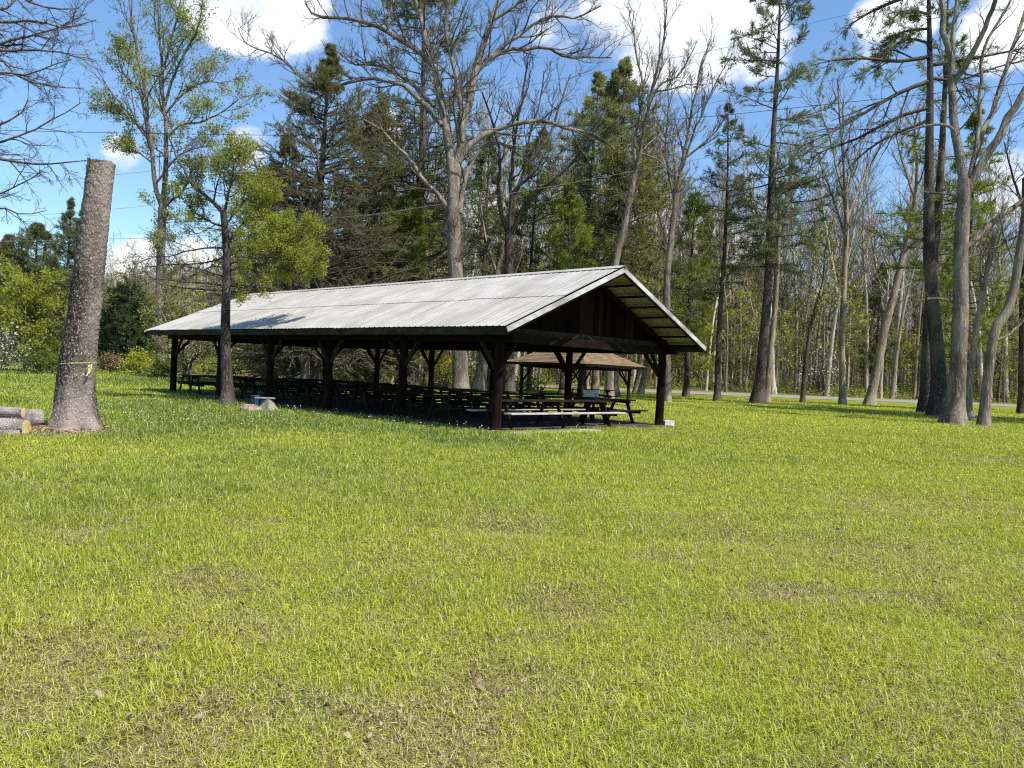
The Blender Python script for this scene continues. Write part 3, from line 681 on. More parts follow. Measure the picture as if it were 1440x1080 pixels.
# ------------------------------------------------------------------ hip-roofed shelter behind
def shelter():
    ctr = CAM + ray(808, 560) * 42.5; c0 = np.array([ctr[0], ctr[1], 0.0])
    r = empty('shelter', c0, ROT + 0.02); tag(r, 'small square picnic shelter with brown hip roof standing behind the pavilion', 'shelter')
    E, ZE, ZT = 2.75, 2.10, 3.66; h = 2.05
    m, nt = mk('brown_shingle'); v = coords(nt); n1 = noise(nt, v, 2.2, 5, .65); n2 = noise(nt, v, 20, 3, .6); n3 = noise(nt, nd(nt, 'ShaderNodeMapping', {'Vector': v, 'Scale': (1, 1, 9)}).outputs[0], 1.2, 3)
    cc = mixc(nt, mapr(nt, n1, .35, .65), (0.125, 0.085, 0.04), (0.215, 0.155, 0.078)); cc = mixc(nt, mapr(nt, n2, .5, .7, 0, .6), cc, (0.14, 0.09, 0.06)); cc = mixc(nt, mapr(nt, n3, .5, .62, 0, .4), cc, (0.18, 0.12, 0.08))
    finish(nt, cc, .9, n2, .5, .02)
    g = Geo(); N = 17
    for k in range(4):                                  # four gently flared slopes in shingle courses
        ca, sa = math.cos(k * math.pi / 2), math.sin(k * math.pi / 2); V = []
        for i in range(N):
            for lip in (0, 1):
                u = i / N if lip == 0 else (i + 1) / N
                e = E * (1 - u) if u < 1 else 0.02
                z = ZE + (ZT - ZE) * (0.72 * u + 0.28 * u * u) + (0.022 if lip == 0 else 0.0)
                for f in np.linspace(-1, 1, 9): V.append((e * f, -e, z + (vnoise(f * 3 + k, u * 9, .5, 3) - .5) * .02))
        V = np.array(V); V = np.stack([V[:, 0] * ca - V[:, 1] * sa, V[:, 0] * sa + V[:, 1] * ca, V[:, 2]], 1)
        i = np.arange(2 * N - 1)[:, None] * 9; j = np.arange(8)[None]
        g.add(V, np.stack([i + j, i + j + 1, i + 10 + j, i + 9 + j], -1).reshape(-1, 4))
    g.build('roof', m, r)
    g = Geo()
    for k in range(4):
        a = k * math.pi / 2; ca, sa = math.cos(a), math.sin(a); R = lambda x, y: (x * ca - y * sa, x * sa + y * ca)
        g.bar((*R(-E + .03, -E + .03), ZE - .07), (*R(E - .03, -E + .03), ZE - .07), .03, .12)
    g.build('fascia', W_BEAM, r)
    g = Geo()
    for k in range(4):
        a = k * math.pi / 2; ca, sa = math.cos(a), math.sin(a); R = lambda x, y: (x * ca - y * sa, x * sa + y * ca)
        g.bar((*R(-h - .12, -h), 1.92 + .002 * k), (*R(h + .12, -h), 1.92 + .002 * k), .13, .17)
    g.build('eave_beam', W_BEAM, r)
    for sx in (-1, 1):
        for sy in (-1, 1):
            g = Geo(); g.tubes(np.array([[[sx * h, sy * h, z] for z in (0, .6, 1.2, 1.86)]]), np.array([[.10, .09, .09, .09]]), 8, cap=True); g.build('post', W_POST, r, smooth=True)
            for (ax, ay) in ((1, 0), (0, 1)):
                g = Geo(); g.bar((sx * (h - .06 * ax), sy * (h - .06 * ay), 1.05), (sx * (h - .68 * ax), sy * (h - .68 * ay), 1.82), .06, .08); g.build('knee_brace', W_BEAM, r)
    g = Geo(); g.box((0, 0, -0.04), (2 * h + .7, 2 * h + .7, .14), bev=.02); g.build('floor_slab', CONC, r)
    return c0
SC = shelter()
pr = picnic_table(2.3, W_TABLE, W_TABLE, cross=True)
for k, (dx, dy, a, lb) in enumerate(((-1.0, -0.5, -0.15, 'picnic table with crossed legs on the left side under the small brown-roofed shelter'), (1.05, 0.7, 0.12, 'picnic table with crossed legs on the right side under the small brown-roofed shelter'))):
    o = pr if k == 0 else copy_tree(pr); place(o, SC + np.array([dx, dy, 0.03]), a, lb, 'picnic table')
# ------------------------------------------------------------------ broken-off trunk, tape, logs
W_CUT = wood('fresh_cut_wood', (0.42, 0.27, 0.11), (0.66, 0.49, 0.25), (6, 6, 6), .2, .8)
W_LOG = bark('log_bark', (0.07, 0.055, 0.05), (0.52, 0.45, 0.41), 14, 14, 1.0, .03)
SD = 15.66
def snag():
    px = [(106, 606), (106, 572), (107, 535), (114, 470), (121, 420), (130, 340), (138, 270), (143, 228)]
    b = G(106, 606); P0 = [at(x, y, SD) - b for x, y in px]; rad0 = [.385, .345, .315, .283, .268, .250, .240, .236]
    K, N = 230, 130; P, L = resample(P0, K); r = np.interp(np.linspace(0, 1, K), np.linspace(0, 1, 8), rad0)
    a = 2 * math.pi * np.arange(N) / N; h = np.linspace(0, L, K)
    rng = np.random.default_rng(5); n = 3400                       # bark plates: cells on the unrolled skin
    sx = rng.uniform(0, 2 * math.pi, n); sy = rng.uniform(0, L, n); sh = rng.uniform(.3, 1, n)
    D1 = np.full((K, N), 9.); D2 = np.full((K, N), 9.); ID = np.zeros((K, N), int)
    A, H = np.meshgrid(a, h)
    for k in range(n):
        rows = np.where(np.abs(h - sy[k]) < .15)[0]
        if not len(rows): continue
        da = np.abs(A[rows] - sx[k]); da = np.minimum(da, 2 * math.pi - da) * .30; q = np.hypot(da * 1.0, (H[rows] - sy[k]) * (1.25 if sy[k] > 1.6 else .75))
        near = q < D1[rows]; D2[rows] = np.where(near, D1[rows], np.minimum(D2[rows], q)); ID[rows] = np.where(near, k, ID[rows]); D1[rows] = np.minimum(D1[rows], q)
    plate = np.clip((D2 - D1) / .016, 0, 1) * (0.004 + .020 * sh[ID] ** 1.5)
    ph = rng.uniform(0, 6.28, 4); lobe = 1 + .4 * np.sin(4 * a + ph[0]) + .3 * np.sin(7 * a + ph[1])
    rr = r[:, None] * (1 + .50 * np.exp(-h / .22)[:, None] * lobe[None]) + plate + (fbm(A * .7, H * 1.2, .5, 3, 2) - .5) * .02
    T = norm(np.gradient(P, axis=0)); n1 = norm(np.cross(T, np.array([0, 1., 0.02]))); n2 = np.cross(T, n1)
    V = P[:, None] + rr[..., None] * (np.cos(a)[None, :, None] * n1[:, None] + np.sin(a)[None, :, None] * n2[:, None]); V[0, :, 2] -= .1
    V[-1, :, 2] += .02 * np.sin(a * 3) + .03 * (vnoise(a * 3, a * 0, .5, 7) - .5)
    k = np.arange(K - 1)[:, None] * N; j = np.arange(N)[None]; j2 = (j + 1) % N
    root = empty('dead_tree_trunk', b); tag(root, 'tall bare broken-off tree trunk with scaly bark leaning right, cut flat on top', 'tree trunk')
    g = Geo(); g.add(V, np.stack([k + j, k + j2, k + N + j2, k + N + j], -1).reshape(-1, 4)); g.build('trunk', BK_STUMP, root, smooth=True)
    g = Geo(); c = V[-1].mean(0); g.add(np.concatenate([V[-1] - [0, 0, .006], [c + [0, 0, .01]]]), None, np.stack([np.arange(N), (np.arange(N) + 1) % N, np.full(N, N)], 1)); g.build('cut_top', W_OLD, root)
    # tape
    i = int(np.argmin(np.abs([proj(p + b)[1] - 512 for p in P]))); g = Geo()
    ring = []
    for w in (-.008, .008):
        q = P[i][None] + (rr[i] + .006)[:, None] * (np.cos(a)[:, None] * n1[i] + np.sin(a)[:, None] * n2[i]); q = q + np.array([0, 0, 1]) * (w - .05 * np.sin(a + 1.2) * 0 - .055 * np.cos(a))[:, None]; ring.append(q)
    g.add(np.concatenate(ring), np.stack([np.arange(N), (np.arange(N) + 1) % N, (np.arange(N) + 1) % N + N, np.arange(N) + N], 1))
    f = norm(-(P[i] + b - CAM) * np.array([1, 1, 0])); sd = np.array([f[1], -f[0], 0]) * -1
    o0 = P[i] + f * (r[i] + .055) + sd * .20 + [0, 0, -.045]
    tl = np.array([o0 + [0, 0, 0], o0 + f * .02 + sd * -.005 + [0, 0, -.08], o0 + f * .015 + sd * -.02 + [0, 0, -.13], o0 + f * .03 + sd * -.04 + [0, 0, -.18]])
    for dz in (0, .035):
        q = np.concatenate([tl - sd * .011, tl + sd * .011 ]) + sd * dz * 1.1 + [0, 0, dz * 1.5]
        g.add(q, [[0, 4, 5, 1], [1, 5, 6, 2], [2, 6, 7, 3]])
    g.tubes(np.array([[o0 + sd * -.02, o0 + sd * .02 + [0, 0, .01]]]), np.array([[.022, .018]]), 8, cap=True)
    m, nt = mk('yellow_tape'); finish(nt, mixc(nt, mapr(nt, noise(nt, coords(nt), 18, 3), .4, .6), (.46, .42, .08), (.58, .54, .18)), .5)
    o = g.build('plastic_tape', m, loc=b); tag(o, 'yellow plastic tape knotted round the broken-off trunk', 'tape')
snag()
def log(name, label, p, q, r, seed, yaw=0):
    p, q = np.array(p, float), np.array(q, float); K, N = 24, 30; rng = np.random.default_rng(seed)
    L = np.linalg.norm(q - p); P = p + (q - p) * np.linspace(0, 1, K)[:, None] + np.array([0, 0, .02]) * np.sin(np.linspace(0, 3, K))[:, None]
    a = 2 * math.pi * np.arange(N) / N; A, H = np.meshgrid(a, np.linspace(0, L, K))
    rr = r * (1 + .10 * (fbm(A * 1.2, H * .6, .5, 3, seed) - .5) * 2) + -.022 * np.abs(np.sin(A * 8 + 3 * fbm(A, H, .4, 2, seed + 3)))
    T = (q - p) / L; n1 = norm(np.cross(T, [0, 0, 1.])); n2 = np.cross(n1, T)
    V = P[:, None] + rr[..., None] * (np.cos(a)[None, :, None] * n1 + np.sin(a)[None, :, None] * n2)
    k = np.arange(K - 1)[:, None] * N; j = np.arange(N)[None]; j2 = (j + 1) % N
    root = empty(name, p); tag(root, label, 'log')
    g = Geo(); g.add(V - p, np.stack([k + j, k + j2, k + N + j2, k + N + j], -1).reshape(-1, 4)); g.build('bark', W_LOG, root, smooth=True)
    for e, s in ((0, -1), (K - 1, 1)):
        g = Geo(); vv = (V[e] - P[e]) * .93 + P[e] + s * T * .005; g.add(np.concatenate([vv, V[e], [P[e] + s * T * .008]]) - p, np.stack([np.arange(N), (np.arange(N) + 1) % N, (np.arange(N) + 1) % N + N, np.arange(N) + N], 1), np.stack([np.arange(N), (np.arange(N) + 1) % N, np.full(N, 2 * N)], 1)); g.build('cut_face', W_CUT, root)
gz = lambda px, d, z: np.array([*(CAM + ray(px, 600) * d)[:2], z])
log('cut_log', 'grey barked log lying across the top of the pile with a tan sawn end', gz(-95, 14.25, .40), gz(32, 14.5, .40), .105, 3)
log('cut_log', 'thick rough barked log behind the pile, nearest the broken-off trunk', gz(-30, 15.0, .20), gz(58, 15.75, .20), .20, 4)
log('cut_log', 'thick grey log beneath the top log, its fresh yellow sawn end facing right', gz(-90, 14.35, .14), gz(37, 14.38, .14), .155, 5)
log('cut_log', 'pale low log at the front of the pile, half sunk in grass', gz(-80, 13.7, .04), gz(26, 14.0, .04), .10, 6)
def chips():
    rng = np.random.default_rng(8); n = 1300; x, y = G(80, 607)[:2]; g = Geo()
    P = np.stack([x + rng.normal(size=n) * .55, y + rng.normal(size=n) * .3, rng.uniform(.02, .10, n)], 1); d = rng.normal(size=(n, 3)); d[:, 2] *= .25; g.leaves(P, .06, rng, 0, norm(d), .4)
    o = g.build('wood_chips', leafmat('wood_chip', (.30, .20, .10), (.55, .40, .22), .05)); kind(o, 'stuff'); tag(o, 'tan wood chips and bark scraps at the foot of the trunk', 'wood chips')
chips()

# weathered stump with a board, rock and blue tub beside the pavilion
def grey_stump():
    b = G(377, 577); root = empty('tree_stump', b, .4); tag(root, 'weathered grey stump with a flat board on top beside the pavilion', 'stump')
    g = Geo(); trunk_geo(g, [(0, 0, 0), (-.02, 0, .2), (-.05, 0, .36)], [.20, .15, .13], 20, 14, .75, .12, 8); g.build('stump', W_OLD, root, smooth=True)
    g = Geo(); g.box((-.12, 0, .385), (.62, .34, .045), bev=.012); g.build('board', W_OLD, root)
grey_stump()
def rock():
    b = G(352, 580); rng = np.random.default_rng(2); n, m = 14, 22; g = Geo(); V = []
    for i in range(n + 1):
        t = math.pi * i / n
        for j in range(m):
            p = 2 * math.pi * j / m; q = 1 + .35 * (vnoise(math.cos(p) * 1.4 + 3, math.sin(p) * 1.4 + t * 1.3, .6, 4) - .5); V.append((.33 * q * math.sin(t) * math.cos(p), (.19) * q * math.sin(t) * math.sin(p), .08 + .15 * q * math.cos(t)))
    i = np.arange(n)[:, None] * m; j = np.arange(m)[None]; g.add(V, np.stack([i + j, i + m + j, i + m + (j + 1) % m, i + (j + 1) % m], -1).reshape(-1, 4))
    o = g.build('rock', wood('mottled_stone', (.15, .09, .06), (.38, .34, .29), (7, 7, 7), .6, .9), loc=b, smooth=True); tag(o, 'mottled pale and rusty rock lying in front of the grey stump', 'rock')
rock()
def tub():
    b = G(360, 572); root = empty('plastic_tub', b); tag(root, 'small blue plastic tub standing in the shade behind the grey stump', 'tub')
    m, nt = mk('blue_plastic'); finish(nt, mixc(nt, noise(nt, coords(nt), 6), (.018, .045, .10), (.028, .07, .15)), .4)
    g = Geo(); g.tubes(np.array([[[0, 0, z] for z in (0, .1, .25, .36)]]), np.array([[.15, .16, .175, .18]]), 20, cap=True); g.build('body', m, root, smooth=True)
    g = Geo(); g.tubes(np.array([[[0, 0, z] for z in (.362, .372, .385, .39)]]), np.array([[.192, .196, .194, .15]]), 20, cap=True); g.build('lid', m, root, smooth=True)
tub()

# ------------------------------------------------------------------ the trees one can tell apart
hero_tree('maple_tree', 'big bare maple with spreading pale limbs rising right behind the middle of the pavilion roof', 'tree', 48,
    [(648, 556), (645, 480), (641, 400), (638, 330), (637, 290)], [22, 21, 20.5, 19],
    [([(637, 292), (641, 250), (648, 200), (655, 150), (668, 100), (680, 60), (695, 20), (712, -20), (722, -70)], 17, 5),
     ([(637, 292), (635, 230), (628, 180), (622, 140), (612, 100), (600, 60), (590, 20), (572, -30)], 16, 5),
     ([(622, 176), (600, 150), (579, 130), (564, 118), (540, 112), (512, 111), (490, 116), (468, 126), (435, 145), (405, 163)], 9, 2),
     ([(458, 128), (440, 118), (420, 107), (405, 90), (390, 80), (365, 70), (345, 60), (335, 40)], 4, 1.5),
     ([(611, 150), (592, 130), (575, 115), (550, 98), (520, 91), (498, 91), (485, 80), (470, 70)], 7, 2),
     ([(608, 92), (594, 76), (564, 56), (527, 37), (498, 28), (461, 24), (442, 22), (430, 5)], 9, 3),
     ([(634, 300), (616, 274), (594, 252), (575, 222), (550, 196), (535, 181), (516, 170), (500, 167), (480, 180)], 9, 2),
     ([(646, 300), (653, 255), (664, 226), (675, 211), (690, 202), (716, 207), (745, 228), (775, 245)], 9, 2),
     ([(640, 236), (660, 205), (682, 189), (708, 178), (734, 174), (764, 170), (790, 178), (819, 185), (845, 193), (866, 212)], 11, 2.5),
     ([(658, 128), (667, 107), (682, 89), (712, 70), (741, 67), (771, 69), (793, 80), (823, 80), (860, 81)], 9, 2),
     ([(682, 88), (697, 75), (712, 63), (738, 44), (753, 33), (782, 22), (810, 25), (845, 8)], 7, 2),
     ([(650, 200), (648, 148), (638, 96), (627, 44), (629, 0), (625, -50)], 8, 3),
     ([(690, 30), (715, 15), (745, -10), (770, -40)], 6, 2), ([(545, 46), (548, 20), (556, -10), (560, -40)], 4, 2)],
    21, twigm=TWIG, n2=15, n3=6, n4=5, r2=.30, up=.09, flare=.3)
hero_tree('leafing_tree', 'tall tree with sparse young green leaves standing left of the pavilion', 'tree', 72,
    [(228, 515), (225, 430), (226, 360), (228, 292)], [15, 12, 11, 11],
    [([(228, 292), (218, 262), (213, 215), (210, 190), (205, 130), (196, 90), (188, 40), (180, -10)], 8, 2),
     ([(228, 292), (231, 258), (234, 200), (229, 130), (224, 60), (222, -10)], 9, 2),
     ([(229, 292), (243, 280), (256, 270), (272, 235)], 6, 2), ([(234, 195), (255, 175), (280, 172), (312, 158), (335, 140)], 4, 1.5),
     ([(231, 150), (245, 105), (262, 70), (278, 40), (285, 0)], 5, 1.5), ([(213, 195), (190, 172), (165, 155), (140, 155)], 4, 1.5),
     ([(207, 140), (190, 120), (172, 100), (165, 70)], 4, 1.5), ([(232, 160), (260, 130), (290, 115), (315, 118)], 4, 1.5), ([(215, 230), (195, 215), (178, 210)], 3, 1),
     ([(227, 110), (240, 60), (250, 20), (258, -20)], 4, 1.5), ([(218, 260), (245, 225), (270, 210), (300, 205)], 4, 1.5)],
    22, BK_MAPLE, TWIG, LF_SPRING, 26000, .19, n2=10, n3=6, n4=4, r2=.42, up=.08)
hero_tree('young_maple', 'slim tree with bright yellow-green leaves in front of the pavilion roof', 'tree', 27.3,
    [(320, 568), (317, 470), (318, 420), (319, 370), (318, 340), (316, 318), (314, 298)], [17, 14, 12, 11, 9],
    [([(314, 300), (300, 285), (280, 268), (268, 255), (258, 235), (250, 225), (243, 205), (236, 190)], 7, 2),
     ([(318, 350), (300, 348), (270, 352), (245, 358), (215, 362), (190, 372)], 3, 1), ([(317, 362), (295, 368), (270, 371), (240, 372), (200, 376)], 3, 1),
     ([(319, 378), (305, 374), (285, 380), (262, 392), (240, 394)], 3, 1),
     ([(318, 346), (335, 322), (350, 302), (364, 285), (372, 270)], 5, 1.5), ([(319, 362), (345, 342), (372, 330), (400, 325), (418, 335)], 5, 1.5),
     ([(319, 382), (350, 372), (385, 374), (425, 386)], 5, 1.5), ([(315, 302), (322, 270), (328, 240), (326, 212)], 5, 1.5), ([(318, 352), (342, 352), (378, 348), (412, 352)], 4, 1.5),
     ([(319, 372), (340, 366), (372, 362), (420, 366)], 4, 1.5), ([(316, 320), (296, 312), (276, 300), (262, 286)], 4, 1.5), ([(316, 318), (330, 300), (340, 285), (347, 262)], 3, 1.5), ([(300, 286), (306, 255), (316, 230), (335, 215)], 3, 1)],
    23, BK_PINE, TWIG_DK, LF_YEL, 44000, .066, n2=11, n3=6, n4=4, r2=.5, up=.03, top=False, leaf_limbs=[4, 5, 6, 8, 9, 7, 11, 4, 5, 6, 9, 10, 12, 5, 6])
hero_tree('forked_tree', 'dark bare tree splitting into three curving stems behind the pavilion ridge', 'tree', 54,
    [(716, 545), (716, 420), (716, 360), (716, 330)], [17, 14, 13, 13],
    [([(716, 332), (704, 295), (702, 260), (703, 220), (692, 170), (678, 130)], 8, 2), ([(717, 330), (726, 275), (737, 240), (755, 215), (775, 185), (790, 140), (802, 105)], 8, 2),
     ([(719, 332), (738, 288), (760, 265), (790, 243), (812, 220), (832, 185)], 9, 2), ([(716, 332), (719, 260), (724, 195), (735, 135), (742, 85)], 7, 2), ([(737, 240), (745, 190), (760, 140), (765, 100)], 4, 1.5)],
    24, BK_PINE, TWIG_DK, n2=11, n3=6, n4=4, r2=.32, up=.1)
hero_tree('bare_tree', 'bare tree leaning right with a V-shaped top just behind the gable peak', 'tree', 50,
    [(856, 552), (862, 400), (880, 310), (893, 245)], [13, 10, 9, 8],
    [([(893, 245), (900, 215), (907, 175), (916, 130), (926, 90), (934, 50), (938, 10)], 7, 1.5), ([(893, 245), (892, 195), (905, 135), (897, 85), (890, 40), (892, 15)], 6, 1.5),
     ([(914, 140), (930, 118), (955, 105), (975, 70)], 4, 1), ([(900, 215), (925, 225), (945, 245), (975, 250)], 3, 1), ([(917, 130), (945, 125), (970, 118), (990, 120)], 3, 1), ([(896, 230), (905, 210), (930, 190), (955, 192), (985, 185)], 3, 1)],
    25, BK_WOOD, TWIG, n2=12, n3=6, n4=4, r2=.32, up=.14)
hero_tree('bare_tree', 'slender bare tree with upright twiggy branches just right of the gable peak', 'tree', 53,
    [(938, 550), (938, 400), (946, 320), (953, 262)], [12, 10, 9, 8],
    [([(953, 262), (964, 205), (975, 145), (985, 95), (1000, 55)], 6, 1.5), ([(950, 285), (935, 215), (940, 160), (938, 110)], 5, 1.5), ([(960, 225), (985, 205), (1010, 180), (1030, 150)], 4, 1), ([(957, 245), (975, 190), (1005, 120), (1030, 75)], 4, 1)],
    26, BK_WOOD, TWIG, n2=12, n3=6, n4=4, r2=.32, up=.14)
hero_tree('maple_tree', 'large grey bare maple with flared base, its trunk the nearest at the right edge', 'tree', 36.6,
    [(1340, 598), (1345, 550), (1349, 480), (1351, 420), (1351, 350), (1355, 291), (1355, 253)], [23, 21.5, 20, 19, 16.5],
    [([(1355, 256), (1348, 215), (1343, 187), (1340, 150), (1339, 117), (1338, 93), (1328, 55), (1325, 0), (1322, -50)], 15, 6), ([(1338, 97), (1341, 40), (1346, 0), (1350, -40)], 8, 4),
     ([(1340, 120), (1352, 98), (1366, 78), (1385, 40), (1400, 0), (1412, -40)], 10, 5), ([(1356, 275), (1375, 240), (1400, 200), (1425, 155), (1445, 120), (1470, 70)], 14, 8),
     ([(1364, 250), (1372, 215), (1398, 148), (1421, 78), (1440, 23), (1455, -30)], 9, 4), ([(1371, 215), (1376, 175), (1380, 97), (1388, 58), (1413, 16), (1435, -30)], 6, 3),
     ([(1352, 352), (1375, 335), (1400, 310), (1440, 280), (1480, 250)], 10, 5), ([(1352, 300), (1342, 276), (1320, 272), (1297, 270)], 4, 2), ([(1343, 186), (1335, 178), (1315, 175), (1290, 180), (1265, 190)], 5, 2), ([(1347, 430), (1338, 424), (1322, 420), (1303, 420)], 5, 3),
     ([(1352, 365), (1375, 358), (1405, 345), (1435, 330)], 4, 2)],
    27, BK_MAPLE, TWIG, n2=8, n3=5, n4=3, r2=.22, up=.06, flare=.95)
hero_tree('leaning_tree', 'crooked grey tree bending right, standing right of the nearest maple trunk', 'tree', 36.2,
    [(1383, 598), (1387, 550), (1393, 500), (1400, 462), (1412, 445), (1425, 410), (1433, 360), (1442, 300), (1450, 240)], [14.5, 13, 12, 10.5, 9],
    [([(1402, 478), (1420, 470), (1440, 450), (1465, 430)], 4, 2), ([(1440, 310), (1470, 260), (1490, 200)], 9, 4), ([(1430, 380), (1415, 340), (1405, 300)], 4, 1.5)], 28, BK_WOOD, TWIG, r2=.25, flare=.4)
hero_tree('leaning_tree', 'grey trunk leaning strongly right at the roadside, left of the dark pine', 'tree', 70,
    [(1222, 568), (1233, 520), (1245, 460), (1258, 410), (1270, 360), (1280, 320), (1287, 280)], [13, 11.5, 10, 8.5, 6.5],
    [([(1285, 290), (1290, 240), (1285, 190), (1292, 150)], 6, 2), ([(1265, 385), (1250, 345), (1235, 330), (1215, 320)], 4, 1.5), ([(1278, 330), (1300, 290), (1320, 240)], 4, 1.5), ([(1287, 280), (1270, 230), (1260, 190)], 5, 2)], 29, BK_PALE, TWIG, r2=.4, up=.1)
hero_tree('bare_tree', 'straight slim bare tree at the roadside with a fan of upright branches', 'tree', 68,
    [(1185, 567), (1184, 480), (1187, 400), (1190, 320), (1188, 250)], [9, 8, 7, 6],
    [([(1188, 255), (1184, 200), (1180, 150), (1178, 110)], 5, 1.5), ([(1189, 280), (1205, 220), (1225, 175), (1240, 140)], 4, 1.5), ([(1189, 290), (1175, 230), (1162, 180), (1150, 140)], 4, 1.5), ([(1190, 310), (1215, 250), (1245, 190), (1265, 165)], 4, 1.5), ([(1187, 330), (1168, 270), (1150, 220)], 4, 1.5)], 30, BK_PALE, TWIG, r2=.4, up=.12, n4=3)
hero_tree('sapling', 'thin dark sapling leaning right, alone in the gap before the road', 'tree', 66,
    [(1128, 565), (1133, 510), (1141, 455), (1152, 415)], [7, 6, 5, 4], [([(1140, 460), (1150, 430), (1165, 400)], 3, 1), ([(1150, 420), (1158, 390), (1160, 350)], 3, 1)], 31, BK_PINE, TWIG_DK, LF_UNDER, 350, .2, n2=6, n4=2, r2=.5)
hero_tree('bare_tree', 'slim pale tree standing close against the right side of the tall roadside pine', 'tree', 64,
    [(1078, 564), (1083, 500), (1090, 430), (1094, 350), (1096, 290)], [9, 8, 7, 5], [([(1095, 320), (1110, 260), (1118, 210)], 4, 1.5), ([(1095, 300), (1090, 250), (1098, 200)], 4, 1.5)], 32, BK_PALE, TWIG, n2=7, n4=3, r2=.45, up=.1)
hero_tree('bare_tree', 'pale thin tree with a lumpy root at the foot, between the two nearest right trunks', 'tree', 44,
    [(1361, 586), (1363, 550), (1368, 500), (1377, 440), (1388, 380), (1398, 330)], [10, 8, 7, 5], [([(1385, 395), (1400, 350), (1412, 310)], 4, 1.5), ([(1380, 420), (1378, 380), (1382, 340)], 3, 1)], 33, BK_PALE, TWIG, n2=7, n4=2, r2=.45, flare=1.6)
hero_tree('bare_tree', 'dark trunk cut by the very right edge of the view, by the road', 'tree', 62,
    [(1438, 578), (1439, 480), (1440, 380), (1442, 250)], [13, 11, 10, 8], [([(1441, 300), (1425, 250), (1412, 200)], 5, 1.5), ([(1441, 280), (1455, 220), (1465, 160)], 5, 1.5)], 34, BK_PINE, TWIG_DK, n2=8, n4=3, r2=.4, up=.1)
hero_tree('overhanging_tree', 'bare tree rising outside the left edge, its twigs hanging into the sky', 'tree', 16,
    [(-190, 640), (-185, 420), (-175, 200), (-160, 20), (-150, -160)], [44, 38, 32, 24],
    [([(-165, 90), (-90, 40), (0, 30), (38, 27), (89, 38), (135, 28)], 10, 1.2), ([(-165, 60), (-60, 80), (15, 56), (74, 42), (120, 20)], 9, 1.2), ([(-170, 150), (-80, 80), (0, 71), (74, 73), (133, 87)], 9, 1.2), ([(-172, 170), (-70, 110), (0, 101), (38, 104), (74, 92), (100, 84)], 9, 1.2),
     ([(-172, 160), (-80, 90), (0, 86), (30, 113), (89, 123), (118, 124)], 7, 1.2), ([(-178, 260), (-80, 210), (0, 175), (35, 154), (40, 120)], 8, 1.2), ([(-178, 270), (-80, 220), (0, 200), (59, 178), (113, 145)], 8, 1.2), ([(-180, 300), (-80, 230), (0, 225), (59, 231), (127, 225)], 9, 1.2),
     ([(-182, 350), (-90, 300), (-10, 275), (30, 258), (60, 240)], 7, 1.2), ([(-182, 360), (-80, 310), (0, 292), (30, 302), (65, 296)], 7, 1.2), ([(-160, 30), (-80, -20), (-20, 10), (10, 12), (40, -30)], 9, 2), ([(-160, 20), (-60, -40), (20, -10), (60, 10), (110, 12)], 8, 1.5)],
    35, BK_MAPLE, TWIG_DK, n2=14, n3=6, n4=4, r2=.2, up=.0, spread=.25, wob=.13)
for k, (lb, d, tr, w, bk) in enumerate((
    ('thick grey trunk seen under the pavilion roof, just left of the fifth post', 61, [(582, 560), (584, 480), (587, 400), (589, 300)], [13, 11, 8, 5], BK_WOOD),
    ('reddish trunk seen under the pavilion roof beside a thick grey one', 60, [(601, 560), (600, 480), (599, 400), (600, 280)], [11, 9, 7, 4], BK_WOOD),
    ('slanting root-flared trunk seen under the roof just left of the near corner post', 56, [(672, 552), (680, 500), (690, 450), (700, 380)], [18, 14, 12, 9], BK_PALE),
    ('straight brown trunk seen between the third and fourth left posts', 46, [(429, 562), (430, 480), (431, 400), (432, 300)], [13, 12, 10, 8], BK_WOOD),
    ('pale trunk standing directly behind the small brown-roofed shelter', 70, [(837, 560), (838, 500), (842, 420), (846, 320)], [11, 10, 8, 6], BK_PALE),
    ('light leaning trunk seen in the gap between shelter and corner post', 74, [(900, 556), (908, 520), (914, 480), (925, 400), (935, 320)], [9, 8, 7, 5], BK_PALE),
    ('darker leaning trunk crossing just left of the light one beside the shelter', 76, [(893, 556), (899, 520), (904, 480), (912, 400), (918, 330)], [8, 7, 6, 5], BK_WOOD),
    ('slim trunk standing close behind the right corner post', 60, [(938, 562), (937, 500), (936, 420), (935, 320)], [9, 8, 7, 5], BK_WOOD))):
    x, y = tr[-1]
    hero_tree('bare_tree', lb, 'tree', d, tr, w, [([(x, y), (x + 14, y - 60), (x + 10, y - 120)], w[-1] * .7, 1.5), ([(x, y + 10), (x - 18, y - 50), (x - 26, y - 110)], w[-1] * .6, 1.5), ([(x, y + 40), (x + 26, y), (x + 40, y - 50)], w[-1] * .5, 1.5)], 50 + k, bk, TWIG, n2=8, n3=4, n4=3, r2=.38, up=.1)
# conifers one can tell apart
conifer('hemlock_tree', 'dense dark hemlock mass behind the left half of the pavilion roof', 442, 47, 66, 18, .06, 205, 61, ND_HEM, nb=300, needle=.22, nwidth=.12, dens=34, droop=-.12, lat=10, power=.8)
conifer('hemlock_tree', 'shorter hemlock at the left flank of the densest one', 384, 53, 190, 12, .06, 120, 161, ND_HEM, nb=170, needle=.32, nwidth=.13, dens=24, droop=-.1, lat=9, power=.8)
conifer('hemlock_tree', 'second dark hemlock filling the gap right of the densest one', 520, 56, 140, 14, .08, 130, 62, ND_HEM, nb=210, needle=.36, nwidth=.13, dens=26, droop=-.1, lat=8, power=.7)
conifer('pine_tree', 'tall dark pine rising behind the big bare maple, out of the top of view', 577, 58, -70, 17, .2, 125, 63, ND_BLUE, nb=170, needle=.42, nwidth=.13, dens=26, droop=.0, lat=8, power=.55)
